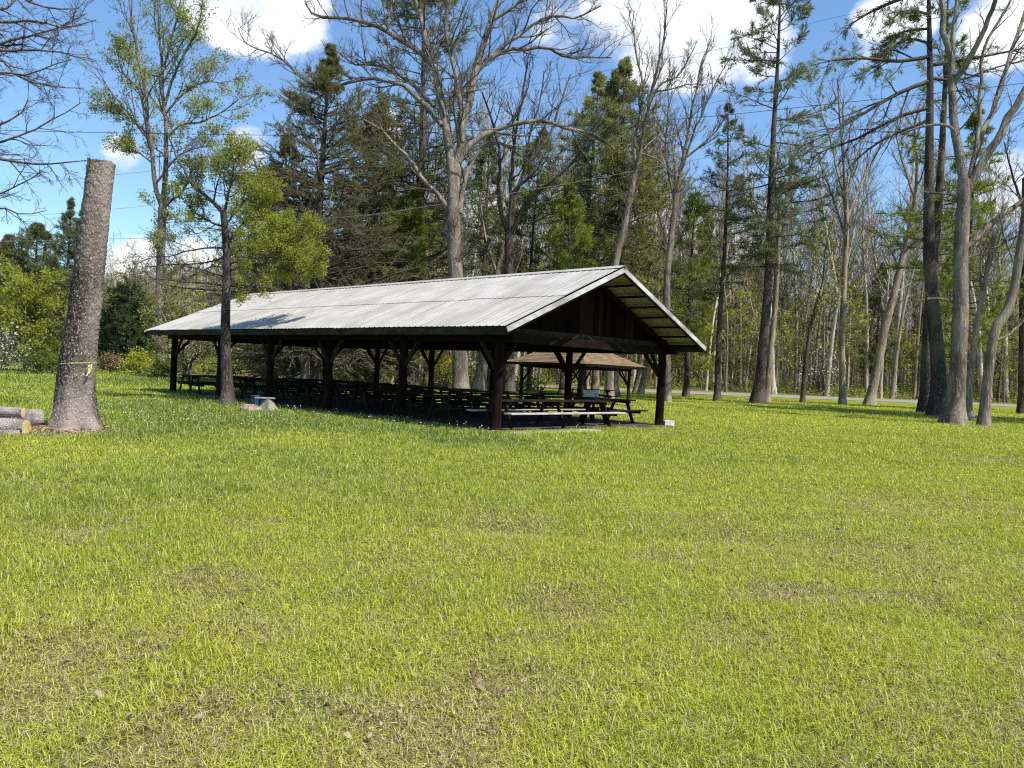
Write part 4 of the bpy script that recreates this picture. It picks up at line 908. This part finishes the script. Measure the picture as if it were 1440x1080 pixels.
conifer('pine_tree', 'bushy green pine with a pointed top behind the gable', 862, 60, 82, 13, .10, 118, 64, ND_PINE, nb=230, needle=.4, nwidth=.13, dens=26, droop=.05, lat=8, power=.6)
conifer('pine_tree', 'shorter pine tucked against the left flank of the bushy one', 818, 64, 104, 11, .12, 90, 65, ND_PINE, nb=160, needle=.4, nwidth=.13, dens=24, droop=.05, lat=7, power=.6)
conifer('pine_tree', 'low bright pine behind the pavilion ridge, in front of the bushy one', 790, 55, 255, 9, .12, 60, 66, ND_BRIGHT, nb=90, needle=.36, nwidth=.13, dens=24, droop=.02, lat=8, power=.6)
conifer('pine_tree', 'tall open pine with bare lower trunk standing at the roadside right of the pavilion', 1065, 59, -75, 15, .30, 82, 67, ND_BLUE, trunk=[(1072, 500), (1080, 400), (1083, 300), (1087, 200), (1093, 100), (1097, 0), (1098, -75)], nb=80, needle=.42, nwidth=.13, dens=30, droop=-.02, lat=8, power=.35)
conifer('pine_tree', 'thin dark sparse pine just right of the pavilion gable', 1008, 60, 145, 9, .3, 48, 68, ND_BLUE, trunk=[(1012, 450), (1019, 350), (1023, 250), (1024, 145)], nb=60, needle=.36, nwidth=.12, dens=18, droop=-.02, lat=7, power=.5)
def droopers(g, c, b, rng):
    d0 = 47.9; Ps = []; Rs = []; Ls = []
    for pts, w in (([(1304, 115), (1270, 128), (1230, 150), (1190, 175), (1150, 195), (1110, 214)], 7), ([(1304, 152), (1262, 165), (1205, 195), (1150, 216), (1125, 240)], 6), ([(1306, 80), (1262, 86), (1212, 82), (1172, 85), (1140, 92)], 6), ([(1306, 92), (1345, 86), (1420, 72), (1470, 60)], 6),
                   ([(1304, -15), (1250, 5), (1210, 25), (1182, 48)], 7), ([(1306, 110), (1350, 112), (1400, 95), (1440, 85)], 5), ([(1304, 60), (1280, 55), (1255, 66), (1235, 90)], 4), ([(1304, 170), (1255, 190), (1215, 215), (1170, 262)], 5), ([(1307, 20), (1280, 15), (1262, 20), (1250, 40)], 4), ([(1306, 330), (1280, 345), (1255, 352)], 3), ([(1306, 40), (1270, 45), (1240, 60)], 4)):
        s = rng.uniform(-.25, .25); acc = 0; P3 = []
        for x, y in pts:
            P3.append(at(x, y, d0 + s * abs(x - 1305) * d0 / F) - b)
        q, l = resample(P3, 12); Ps.append(q); Ls.append(l); Rs.append(np.linspace(w, 1.3, 12) * d0 / F / 2)
    Ps, Rs, Ls = np.stack(Ps), np.stack(Rs), np.array(Ls); g.tubes(Ps, Rs, 6)
    P0, D, L1, R1 = spawn(Ps, Rs, Ls, 16, .12, 1, .8, .25, .28, .6, rng, up=-.12, flat=.4, rmin=.012); P2, R2 = grow(P0, D, L1, R1, 5, .1, .0, rng); c.tubes(P2, R2, 4)
    P0, D, L1, R1 = spawn(P2, R2, L1, 5, .2, 1, .7, .2, .45, .6, rng, flat=.3, rmin=.009); P3, R3 = grow(P0, D, L1, R1, 3, .1, 0, rng); c.tubes(P3, R3, 3)
    k = np.concatenate([np.arange(80) + i * 80 for i in (0, 2, 2, 3, 4, 6, 8, 10, 6)]); p, dd = tips(P3[k], rng, 9000, .2); c.leaves(p, .3, rng, 1, norm(dd + rng.normal(size=dd.shape) * .6), .12)
conifer('pine_tree', 'massive dark pine with straight trunk and long drooping branches at right', 1318, 47.9, -110, 21, .80, 60, 69, ND_BLUE, trunk=[(1320, 525), (1313, 440), (1308, 380), (1306, 300), (1307, 200), (1308, 100), (1306, 0), (1305, -110)], extra=droopers, nb=26, needle=.36, nwidth=.12, dens=24, droop=-.1, lat=8, power=.4)
conifer('pine_tree', 'second dark pine trunk half hidden behind the massive one', 1303, 54, -40, 18, .30, 70, 70, ND_BRIGHT, trunk=[(1304, 500), (1312, 380), (1322, 250), (1330, 100), (1334, -40)], nb=50, needle=.4, nwidth=.13, dens=22, droop=-.02, lat=7, power=.4)
conifer('pine_tree', 'bright green young pine behind the trunks at the right', 1352, 62, 150, 9, .2, 62, 71, ND_BRIGHT, nb=80, needle=.4, nwidth=.13, dens=24, droop=0, lat=7, power=.5)
conifer('spruce_tree', 'narrow tiered spruce on the left horizon beside the broken-off trunk', 93, 92, 277, 7, .04, 44, 72, ND_BLUE, nb=240, needle=.36, nwidth=.13, dens=13, droop=.02, lat=10, power=.75)
conifer('spruce_tree', 'twin spruce peeking out directly behind the broken-off trunk', 112, 95, 284, 7, .04, 36, 73, ND_BLUE, nb=220, needle=.36, nwidth=.13, dens=13, droop=.02, lat=10, power=.75)
conifer('pine_tree', 'broad blue-green pine on the left horizon', 45, 95, 314, 8, .05, 58, 74, ND_BLUE, nb=200, needle=.5, nwidth=.13, dens=18, droop=.2, lat=7, power=.5)
conifer('pine_tree', 'dark pine at the far left edge of the view', 6, 95, 332, 8, .05, 52, 75, ND_HEM, nb=200, needle=.5, nwidth=.13, dens=18, droop=.1, lat=7, power=.6)
for k, (px_, d_, yt_) in enumerate(((24, 104, 372), (66, 108, 352), (128, 106, 392), (150, 112, 402))):
    conifer('pine_tree', 'dark conifer low on the left horizon behind the yellow-green tree and trunk', px_, d_, yt_, 7, .04, 44, 180 + k, ND_HEM, group='low conifers on the left horizon', nb=150, needle=.4, nwidth=.14, dens=14, droop=.05, lat=9, power=.6)
conifer('evergreen_tree', 'dense dark green evergreen between the broken-off trunk and the leafing tree', 176, 84, 398, 7, .02, 44, 76, LF_DARK, nb=170, needle=.5, nwidth=.2, dens=26, droop=.1, lat=8, power=.5)
conifer('pine_tree', 'bright pine glimpsed right behind the roof just left of the big maple', 560, 52, 260, 9, .12, 62, 77, ND_BRIGHT, nb=80, needle=.38, nwidth=.13, dens=24, droop=.02, lat=7, power=.5)
conifer('pine_tree', 'green pine low behind the trees just right of the gable', 965, 70, 265, 9, .12, 50, 78, ND_BRIGHT, nb=90, needle=.42, nwidth=.13, dens=24, droop=.02, lat=7, power=.5)
conifer('pine_tree', 'slim green pine between the forked tree and the big maple', 672, 66, 190, 9, .15, 48, 79, ND_BLUE, nb=90, needle=.42, nwidth=.13, dens=22, droop=.02, lat=7, power=.5)

conifer('pine_tree', 'big pine just outside the right edge that shades the lawn', 1560, 40.5, -200, 18, .3, 115, 171, ND_BLUE, nb=170, needle=.4, nwidth=.14, dens=26, droop=-.05, lat=8, power=.35)
conifer('pine_tree', 'second unseen pine outside the right edge, added to shade the lawn', 1660, 43, -200, 18, .3, 130, 172, ND_BLUE, nb=170, needle=.4, nwidth=.14, dens=26, droop=-.05, lat=8, power=.35)  # unseen tree added to strengthen the shade bands on the lawn

# bushy broadleaf trees and shrubs with their own place
def bush_tree(name, label, px, d, ytop, wpx, seed, leafm, n, size, cat='tree', trunk_m=None, tw=5, stems=5, dome=.9, sub=7):
    rng = np.random.default_rng(seed); b, by = base_at(px, d); H = (by - ytop) * d / F; hw = wpx * d / F / 2
    root = empty(name, b); tag(root, label, cat); g = Geo(); c = Geo()
    az = rng.uniform(0, 6.28, stems); P0 = np.stack([.08 * np.cos(az) * hw * .3, .08 * np.sin(az) * hw * .3, np.zeros(stems) - .05], 1); sp = hw / H * .35
    D = np.stack([np.cos(az) * sp, np.sin(az) * sp, np.ones(stems)], 1); R = np.full(stems, tw * d / F / 2) * rng.uniform(.6, 1.1, stems)
    P1, R1 = grow(P0, D, np.full(stems, H * .85) * rng.uniform(.75, 1.1, stems), R, 8, .1, .03, rng, .2); g.tubes(P1, R1, 6); g.build('trunk', trunk_m or BK_WOOD, root, smooth=True)
    P0, D, L, R = spawn(P1, R1, np.full(stems, hw * 1.5), 15, .14, 1, 1.25, .3, .75, .5, rng, shape=.5, up=.12, rmin=.008); P2, R2 = grow(P0, D, L, R, 5, .12, .02, rng); c.tubes(P2, R2, 4)
    P0, D, L, R = spawn(P2, R2, L, sub, .2, 1, .8, .25, .45, .6, rng, flat=.5, rmin=.006); P3, R3 = grow(P0, D, L, R, 3, .12, .0, rng); c.tubes(P3, R3, 3)
    p, dd = tips(P3, rng, n, .1); c.leaves(p + rng.normal(size=p.shape) * size * .7, size, rng, 1); c.build('crown', [TWIG_DK, leafm], root)
bush_tree('leafing_tree', 'bushy yellow-green tree at the left edge of the lawn', 36, 58, 362, 105, 81, LF_YEL, 9000, .22)
bush_tree('dogwood_tree', 'white flowering dogwood at the far left edge', -4, 50, 440, 62, 82, LF_WHITE, 480, .15, tw=3)
bush_tree('shrub', 'low green leafy shrub at the lawn edge left of the broken-off trunk', 58, 52, 498, 75, 83, LF_SHRUB, 2600, .14, 'shrub', tw=2)
bush_tree('shrub', 'rusty brown dried weeds at the lawn edge right of the broken-off trunk', 155, 66, 497, 36, 84, LF_DRY, 2600, .16, 'shrub', tw=1.5, stems=9)
bush_tree('shrub', 'yellow-green bush left of the pavilion beneath the leafing tree', 196, 66, 498, 52, 85, LF_UNDER, 2200, .17, 'shrub', tw=2)
bush_tree('shrub', 'dark green bush at the base of the leafing tree', 232, 56, 507, 46, 86, LF_SHRUB, 2000, .15, 'shrub', tw=2)
bush_tree('dogwood_tree', 'white flowering dogwood peeking over the middle of the pavilion ridge', 690, 58, 372, 70, 87, LF_WHITE, 1300, .2, tw=4)
bush_tree('dogwood_tree', 'white flowering dogwood in the wood across the road', 1150, 96, 474, 66, 88, LF_WHITE, 260, .26, tw=3)
bush_tree('leafing_tree', 'young yellow-green tree behind the far end of the pavilion', 262, 60, 372, 90, 89, LF_SPRING, 3600, .2, tw=5)
bush_tree('leafing_tree', 'olive green bushy tree behind the slim tree and hemlock', 372, 58, 290, 120, 90, LF_SPRING, 5200, .2, tw=7)
bush_tree('shrub', 'bright leafy bush low behind the posts at the middle of the pavilion', 500, 60, 470, 110, 91, LF_UNDER, 4200, .17, 'shrub', tw=2)
bush_tree('shrub', 'green leafy bush behind the fifth and near posts of the pavilion', 622, 62, 478, 80, 92, LF_UNDER, 3000, .17, 'shrub', tw=2)

# ------------------------------------------------------------------ the wood: many slim trees, shared meshes
def bare_variant(seed, H, r0, first, leaf=None, nleaf=0, lsize=.2, twm=None, n1=22, n2=6, n3=4, ang=.62, ratio=.24, bk=None):
    rng = np.random.default_rng(seed); g = Geo(); c = Geo(); ln = rng.normal(size=2) * .05
    P, r, L = trunk_geo(g, [(0, 0, 0), (ln[0] * H * .3, ln[1] * H * .3, H * .35), (ln[0] * H * .9 + rng.normal() * .3, ln[1] * H, H * .7), (ln[0] * H * 1.2, ln[1] * H * 1.4, H)], [r0, r0 * .8, r0 * .5, .02], 9, 18, .35, .05, seed)
    P0, D, L1, R1 = spawn(P[None], r[None], np.array([H]), n1, first, .98, ang, .22, ratio, .6, rng, shape=.62, up=.1, rmin=.018)
    P2, R2 = grow(P0, D, L1, R1, 6, .12, .1, rng); g.tubes(P2, R2, 4)
    P0, D, L1, R1 = spawn(P2, R2, L1, n2, .2, 1, .65, .25, .5, .65, rng, up=.08, rmin=.018); P3, R3 = grow(P0, D, L1, R1, 4, .13, .07, rng); c.tubes(P3, R3, 3)
    P0, D, L1, R1 = spawn(P3, R3, L1, n3, .2, 1, .6, .25, .55, .7, rng, up=.06, rmin=.0125); P4, R4 = grow(P0, D, L1, R1, 2, .13, .05, rng); c.tubes(P4, R4, 3)
    mats = [twm or TWIG]
    if leaf is not None: p, dd = tips(P4, rng, nleaf, .2); c.leaves(p, lsize, rng, 1); mats.append(leaf)
    return g.mesh('trunk', bk or BK_WOOD, True), c.mesh('crown', mats)
def pine_variant(seed, H, hw, ndm, c0):
    g, c = conifer_geo(np.random.default_rng(seed), H, .22, c0, hw, needle=.5, nwidth=.15, nb=90, droop=.0, dens=20, lat=7, power=.5)
    return g.mesh('trunk', BK_PINE, True), c.mesh('crown', [TWIG_DK, ndm])
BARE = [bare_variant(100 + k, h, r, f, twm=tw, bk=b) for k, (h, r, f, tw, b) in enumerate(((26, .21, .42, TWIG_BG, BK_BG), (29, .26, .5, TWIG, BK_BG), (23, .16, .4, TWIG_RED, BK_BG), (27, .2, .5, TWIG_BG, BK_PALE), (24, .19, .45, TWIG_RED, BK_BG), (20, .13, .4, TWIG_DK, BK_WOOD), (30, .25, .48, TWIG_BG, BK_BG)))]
LEAFY = [bare_variant(120 + k, h, r, f, lf, n, s, ang=1.0, ratio=.34, n1=18) for k, (h, r, f, lf, n, s) in enumerate(((11, .09, .22, LF_UNDER, 750, .24), (14, .1, .25, LF_UNDER, 1400, .24), (8, .06, .15, LF_UNDER, 1000, .22), (17, .12, .35, LF_SPRING, 1400, .25), (12, .08, .2, LF_SPRING, 1200, .24)))]
PINES = [pine_variant(140 + k, h, w, m, c) for k, (h, w, m, c) in enumerate(((24, 3.8, ND_PINE, .25), (20, 3.4, ND_BLUE, .2), (27, 4.2, ND_BRIGHT, .35)))]
def plant(name, var, p, rz, sc, label, group, cat='tree'):
    root = empty(name, p, rz); root.scale = (sc[0], sc[0], sc[1]); tag(root, label, cat, group)
    for nm, me in zip(('trunk', 'crown'), var):
        o = bpy.data.objects.new(nm, me); COL.objects.link(o); o.parent = root
def scatter(n, x0, x1, depth, rng, mind, start=0.0):
    out = []; tries = 0
    while len(out) < n and tries < n * 60:
        tries += 1; x = rng.uniform(x0, x1); e = (float(86 + .2 * x) if x > 3 else float(wood_edge(x)) + 2); y = e + start + depth * rng.random() ** 1.3
        if abs(x) > .75 * y + 6: continue
        if any((x - a) ** 2 + (y - b) ** 2 < mind ** 2 for a, b in out): continue
        out.append((x, y))
    return out
rw = np.random.default_rng(77)
for x, y in scatter(230, -16, 108, 60, rw, 1.9):
    k = rw.integers(0, len(BARE)); px, _, _ = proj((x, y, 0)); s = rw.uniform(.95, 1.28)
    if x < 3: s *= .8
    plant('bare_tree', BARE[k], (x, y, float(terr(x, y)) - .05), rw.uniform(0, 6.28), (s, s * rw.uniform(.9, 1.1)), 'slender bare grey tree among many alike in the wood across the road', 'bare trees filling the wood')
for x, y in scatter(150, -18, 104, 42, rw, 1.9):
    k = rw.integers(0, len(LEAFY)); s = rw.uniform(.75, 1.2)
    plant('leafing_tree', LEAFY[k], (x, y, float(terr(x, y)) - .05), rw.uniform(0, 6.28), (s, s), 'slim young tree with yellow-green spring leaves among many alike in the wood', 'leafing young trees under the bare wood')
for x, y in scatter(20, -22, 100, 45, rw, 6.0, 6):
    k = rw.integers(0, len(PINES)); s = rw.uniform(.75, 1.05)
    plant('pine_tree', PINES[k], (x, y, float(terr(x, y)) - .05), rw.uniform(0, 6.28), (s, s * (.85 if x < 0 else 1)), 'green pine standing deep in the wood between bare trees', 'pines scattered through the wood')
for x, y in scatter(9, -19, 8, 16, rw, 3.5, 2):
    k = rw.integers(0, len(PINES)); s = rw.uniform(.7, .95)
    plant('pine_tree', PINES[k], (x, y, float(terr(x, y)) - .05), rw.uniform(0, 6.28), (s, s * .9), 'green pine filling the wood edge close behind the pavilion', 'pines close behind the pavilion')
for x, y in scatter(34, -110, -22, 40, rw, 4.0):
    s = rw.uniform(.42, .62); plant('leafing_tree', LEAFY[rw.integers(0, 5)], (x, y, float(terr(x, y)) - .05), rw.uniform(0, 6.28), (s * 1.6, s * 1.25), 'small green tree in the wood edge left of the pavilion', 'small trees of the left wood edge')

# undergrowth along the wood edge and a far, closed mass of wood beyond
def undergrowth():
    rng = np.random.default_rng(9); g = Geo(); n = 900
    pts = scatter(n, -70, 105, 32, rng, 0.5); P = []; M = []
    for x, y in pts:
        k = 60; r = rng.uniform(.5, 1.3); h = rng.uniform(.4, 1.7); q = rng.normal(size=(k, 3)) * np.array([r * .6, r * .6, h * .28]) + np.array([x, y, float(terr(x, y)) + h * .5]); P.append(q)
        st = np.array([[[x, y, float(terr(x, y)) - .05], [x + rng.normal() * .1, y, float(terr(x, y)) + h * .9]]]); g.tubes(st, np.array([[.02, .008]]), 3, 0)
    for i in range(3):
        q = np.concatenate(P[i::3]); g.leaves(q, .24, rng, i + 1)
    o = g.build('undergrowth', [TWIG_DK, LF_UNDER, LF_SHRUB, LF_SPRING]); kind(o, 'stuff'); tag(o, 'low green undergrowth along the edge of the wood', 'undergrowth')
undergrowth()
def far_wood():
    rng = np.random.default_rng(19); g = Geo(); n = 2100; x = rng.uniform(-70, 190, n); y = (np.where(x > 3, 86 + .2 * x, wood_edge(x)) + 22 + 85 * rng.random(n)); z = terr(x, y)
    k = np.abs(x) < .8 * y + 5; x, y, z = x[k], y[k], z[k]; n = len(x); H = rng.uniform(14, 29, n) * np.where(x < -20, .62, 1.0)
    P = np.stack([np.stack([x, y, z], 1), np.stack([x + rng.normal(size=n) * .4, y, z + H * .5], 1), np.stack([x + rng.normal(size=n) * .8, y, z + H], 1)], 1); R = np.stack([rng.uniform(.07, .2, n), np.full(n, .06), np.full(n, .02)], 1); g.tubes(P, R, 4, 0)
    P0, D, L, Rr = spawn(P, R, H, 12, .3, 1, .65, .25, .22, .5, rng, up=.12, rmin=.03); P2, R2 = grow(P0, D, L, Rr, 3, .14, .08, rng); g.tubes(P2, R2, 3, 1)
    P0, D, L, Rr = spawn(P2, R2, L, 4, .2, 1, .6, .25, .5, .6, rng, up=.08, rmin=.022); P3, R3 = grow(P0, D, L, Rr, 2, .14, .05, rng); g.tubes(P3, R3, 3, 1)
    m = 290000; i = rng.integers(0, n, m); q = np.stack([x[i] + rng.normal(size=m) * 2.2, y[i] + rng.normal(size=m) * 2.2, z[i] + np.abs(rng.normal(size=m)) * H[i] * .30 + .3], 1); g.leaves(q[: m // 3], .32, rng, 2); g.leaves(q[m // 3: m // 2], .32, rng, 3); g.leaves(q[m // 2:] + np.array([0, 0, 1.0]) * H[i[m // 2:]][:, None] * .2, .55, rng, 1, None, .14)
    o = g.build('distant_wood', [BK_BG, TWIG_BG, LF_UNDER, LF_SPRING]); kind(o, 'stuff'); tag(o, 'far closed mass of bare and budding trees at the back of the wood', 'wood')
far_wood()
def hills():
    rng = np.random.default_rng(29); xs = np.linspace(-330, 300, 90); ys = np.linspace(150, 380, 34); X, Y = np.meshgrid(xs, ys)
    Hh = lambda X, Y: 20 * np.exp(-((Y - 300) / 85) ** 2) * np.clip(.45 + .9 * np.exp(-((X + 95) / 60) ** 2) * .6 + .35 * fbm(X, Y, 90, 3, 6), 0, 2) * np.clip(.75 + (60 - X) / 300, .6, 1) + terr(X, Y) - 1.5
    Z = Hh(X, Y); n, m = X.shape; i = np.arange(n - 1)[:, None] * m; j = np.arange(m - 1)[None]; g = Geo(); g.add(np.stack([X, Y, Z], -1), np.stack([i + j, i + j + 1, i + m + j + 1, i + m + j], -1).reshape(-1, 4))
    mm, nt = mk('hill_floor'); finish(nt, mixc(nt, noise(nt, coords(nt), .2, 5), (.09, .07, .045), (.12, .125, .05)), 1.0); kind(g.build('hills', mm, smooth=True), 'structure')
    g = Geo(); N = 8000; x = rng.uniform(-330, 290, N); y = rng.uniform(185, 330, N); z = Hh(x, y); H = rng.uniform(8, 13, N)
    P = np.stack([np.stack([x, y, z], 1), np.stack([x, y, z + H * .9], 1)], 1); g.tubes(P, np.stack([np.full(N, .2), np.full(N, .05)], 1), 3, 0)
    M = N * 26; i = rng.integers(0, N, M); q = np.stack([x[i] + rng.normal(size=M) * 2.0, y[i] + rng.normal(size=M) * 2.0, z[i] + H[i] * rng.uniform(.25, 1.05, M)], 1)
    c = M // 2; g.leaves(q[:c], 1.0, rng, 1); g.leaves(q[c:], 1.0, rng, 2)
    bud = leafmat('hill_bud', (.13, .105, .07), (.20, .165, .10), .2); o = g.build('hill_wood', [BK_WOOD, bud, leafmat('hill_leaf', (.10, .115, .045), (.17, .18, .065), .2)]); kind(o, 'stuff'); tag(o, 'budding woods covering the distant hill on the left', 'wood')
hills()

# ------------------------------------------------------------------ cables
CABLE = wood('black_cable', (.02, .02, .022), (.05, .05, .055), (5, 5, 5), 0, .6); CABLE_L = wood('weathered_cable', (.16, .16, .16), (.26, .26, .26), (5, 5, 5), 0, .5)
def cable(label, pts, r, m):
    q, l = resample([at(x, y, d) for x, y, d in pts], 60); b = q[0].copy(); g = Geo(); g.tubes((q - b)[None], np.full((1, 60), r * .62), 6); o = g.build('power_cable', m, smooth=True, loc=b); tag(o, label, 'cable')
cable('black cable crossing the whole view, thickest against the sky at left', [(-260, 172, 26), (0, 183, 26), (240, 188, 26), (480, 190, 25.5), (720, 181, 25), (960, 167, 24.5), (1160, 147, 24), (1440, 117, 23), (1720, 75, 22)], .014, CABLE)
cable('pale grey cable sloping up to the right across the big maple', [(-200, 345, 34), (152, 336, 33), (277, 332, 32), (424, 311, 31), (527, 301, 30), (660, 281, 29), (771, 263, 28), (890, 241, 27), (1060, 209, 26), (1293, 161, 24.5), (1440, 131, 23.5), (1700, 75, 22)], .013, CABLE_L)
cable('thin cable high in the sky at upper right, sloping up past the tall pine', [(700, 128, 40), (980, 75, 38), (1060, 57, 37), (1147, 31, 36), (1213, 16, 35), (1270, 0, 34), (1400, -40, 32)], .011, CABLE)
cable('thin cable in the right-hand sky crossing the maple limbs', [(880, 165, 40), (1020, 141, 39), (1173, 112, 37), (1300, 88, 35), (1440, 57, 33), (1640, 10, 31)], .010, CABLE)
cable('thin cable just above the broken-off trunk top, in the left sky', [(-200, 275, 48), (60, 256, 46), (158, 246, 46), (217, 240, 45), (420, 216, 44), (640, 182, 43)], .012, CABLE)
cable('thin cable crossing the left sky below the top of the leafing tree fork', [(-200, 318, 50), (60, 302, 48), (158, 294, 48), (217, 288, 47), (420, 262, 46)], .011, CABLE)

# ------------------------------------------------------------------ light, sky, camera
EL, SX, SY = math.radians(57), .82, -.57
sv = norm(np.array([SX, SY, 0])) * math.cos(EL) + np.array([0, 0, math.sin(EL)])
from mathutils import Vector, Matrix
sun = bpy.data.lights.new('sun', 'SUN'); sun.energy = 5.0; sun.angle = math.radians(.53); sun.color = (1.0, .95, .87)
so = bpy.data.objects.new('sun', sun); COL.objects.link(so); so.rotation_euler = Vector(sv).to_track_quat('Z', 'Y').to_euler(); so.location = (20, -20, 40)
w = bpy.data.worlds.new('World'); S.world = w; w.use_nodes = True; nt = w.node_tree; nt.nodes.clear()
sky = nd(nt, 'ShaderNodeTexSky', sky_type='NISHITA', sun_disc=False); sky.sun_elevation = EL; sky.sun_rotation = math.atan2(SX, SY); sky.air_density = 1.1; sky.dust_density = .3; sky.ozone_density = 2.0; sky.altitude = 200
gen = nd(nt, 'ShaderNodeTexCoord').outputs['Generated']
BL = [(385, 0, 3.6, 1), (345, 20, 2.7, 1), (300, -5, 2.4, .8), (935, 25, 4.0, 1), (1000, 45, 3.6, 1), (1062, 52, 2.6, 1), (885, 5, 3.6, .9), (965, 85, 2.2, .9), (172, 215, 1.3, .8), (350, 205, 1.6, .8), (195, 374, 2.0, .95), (270, 385, 2.4, .7), (1240, 28, 1.9, .75), (1285, 15, 1.9, .8), (1230, 85, 1.2, .7), (1415, 40, 2.6, .9), (545, 180, 1.4, .7), (690, 300, 2.4, .8), (905, 320, 3, .8), (1430, 260, 2.6, .8), (1010, 330, 3, .75), (790, 25, 2.4, .5)]
blob = None
for x, y, r, s in BL:
    dv = norm(ray(x, y)); dt = nd(nt, 'ShaderNodeVectorMath', {0: gen, 1: tuple(dv)}, operation='DOT_PRODUCT').outputs['Value']
    v = mapr(nt, dt, math.cos(math.radians(r * 1.35)), math.cos(math.radians(r * .15)), 0, s)
    blob = v if blob is None else mth(nt, 'MAXIMUM', blob, v)
n1 = noise(nt, nd(nt, 'ShaderNodeMapping', {'Vector': gen, 'Scale': (1, 1, 1.7)}).outputs[0], 9, 9, .62); n2 = noise(nt, gen, 4, 5, .55)
cl = mapr(nt, mth(nt, 'ADD', mth(nt, 'MULTIPLY', blob, .62), n1), .66, 1.02)
wisp = mapr(nt, n2, .58, .85, 0, .12)
cl = mth(nt, 'MAXIMUM', cl, wisp)
shade = mixc(nt, mapr(nt, n1, .38, .62), (6.4, 6.9, 7.6), (9.6, 9.7, 9.8))
skc = mixc(nt, 1.0, sky.outputs[0], (1.08, 1.29, 1.47), 'MULTIPLY')
col = mixc(nt, cl, skc, shade)
bg = nd(nt, 'ShaderNodeBackground', {'Color': col, 'Strength': .09}); nt.links.new(bg.outputs[0], nd(nt, 'ShaderNodeOutputWorld').inputs[0])
cam = bpy.data.cameras.new('camera'); co = bpy.data.objects.new('camera', cam); COL.objects.link(co); S.camera = co
cam.sensor_width = 36; cam.lens = 36 * F / 1440; cam.clip_end = 2000; cam.clip_start = .05
co.matrix_world = Matrix(((RT[0], UP[0], -FW[0], CAM[0]), (RT[1], UP[1], -FW[1], CAM[1]), (RT[2], UP[2], -FW[2], CAM[2]), (0, 0, 0, 1)))
vs = S.view_settings; vs.view_transform = 'Standard'; vs.look = 'None'; vs.exposure = 0.6; vs.gamma = 1; vs.use_curve_mapping = False
S.render.engine = 'CYCLES'; S.cycles.max_bounces = 5; S.cycles.diffuse_bounces = 3; S.cycles.transmission_bounces = 3; S.cycles.use_denoising = False; S.cycles.filter_width = 1.2; S.cycles.sample_clamp_indirect = 6
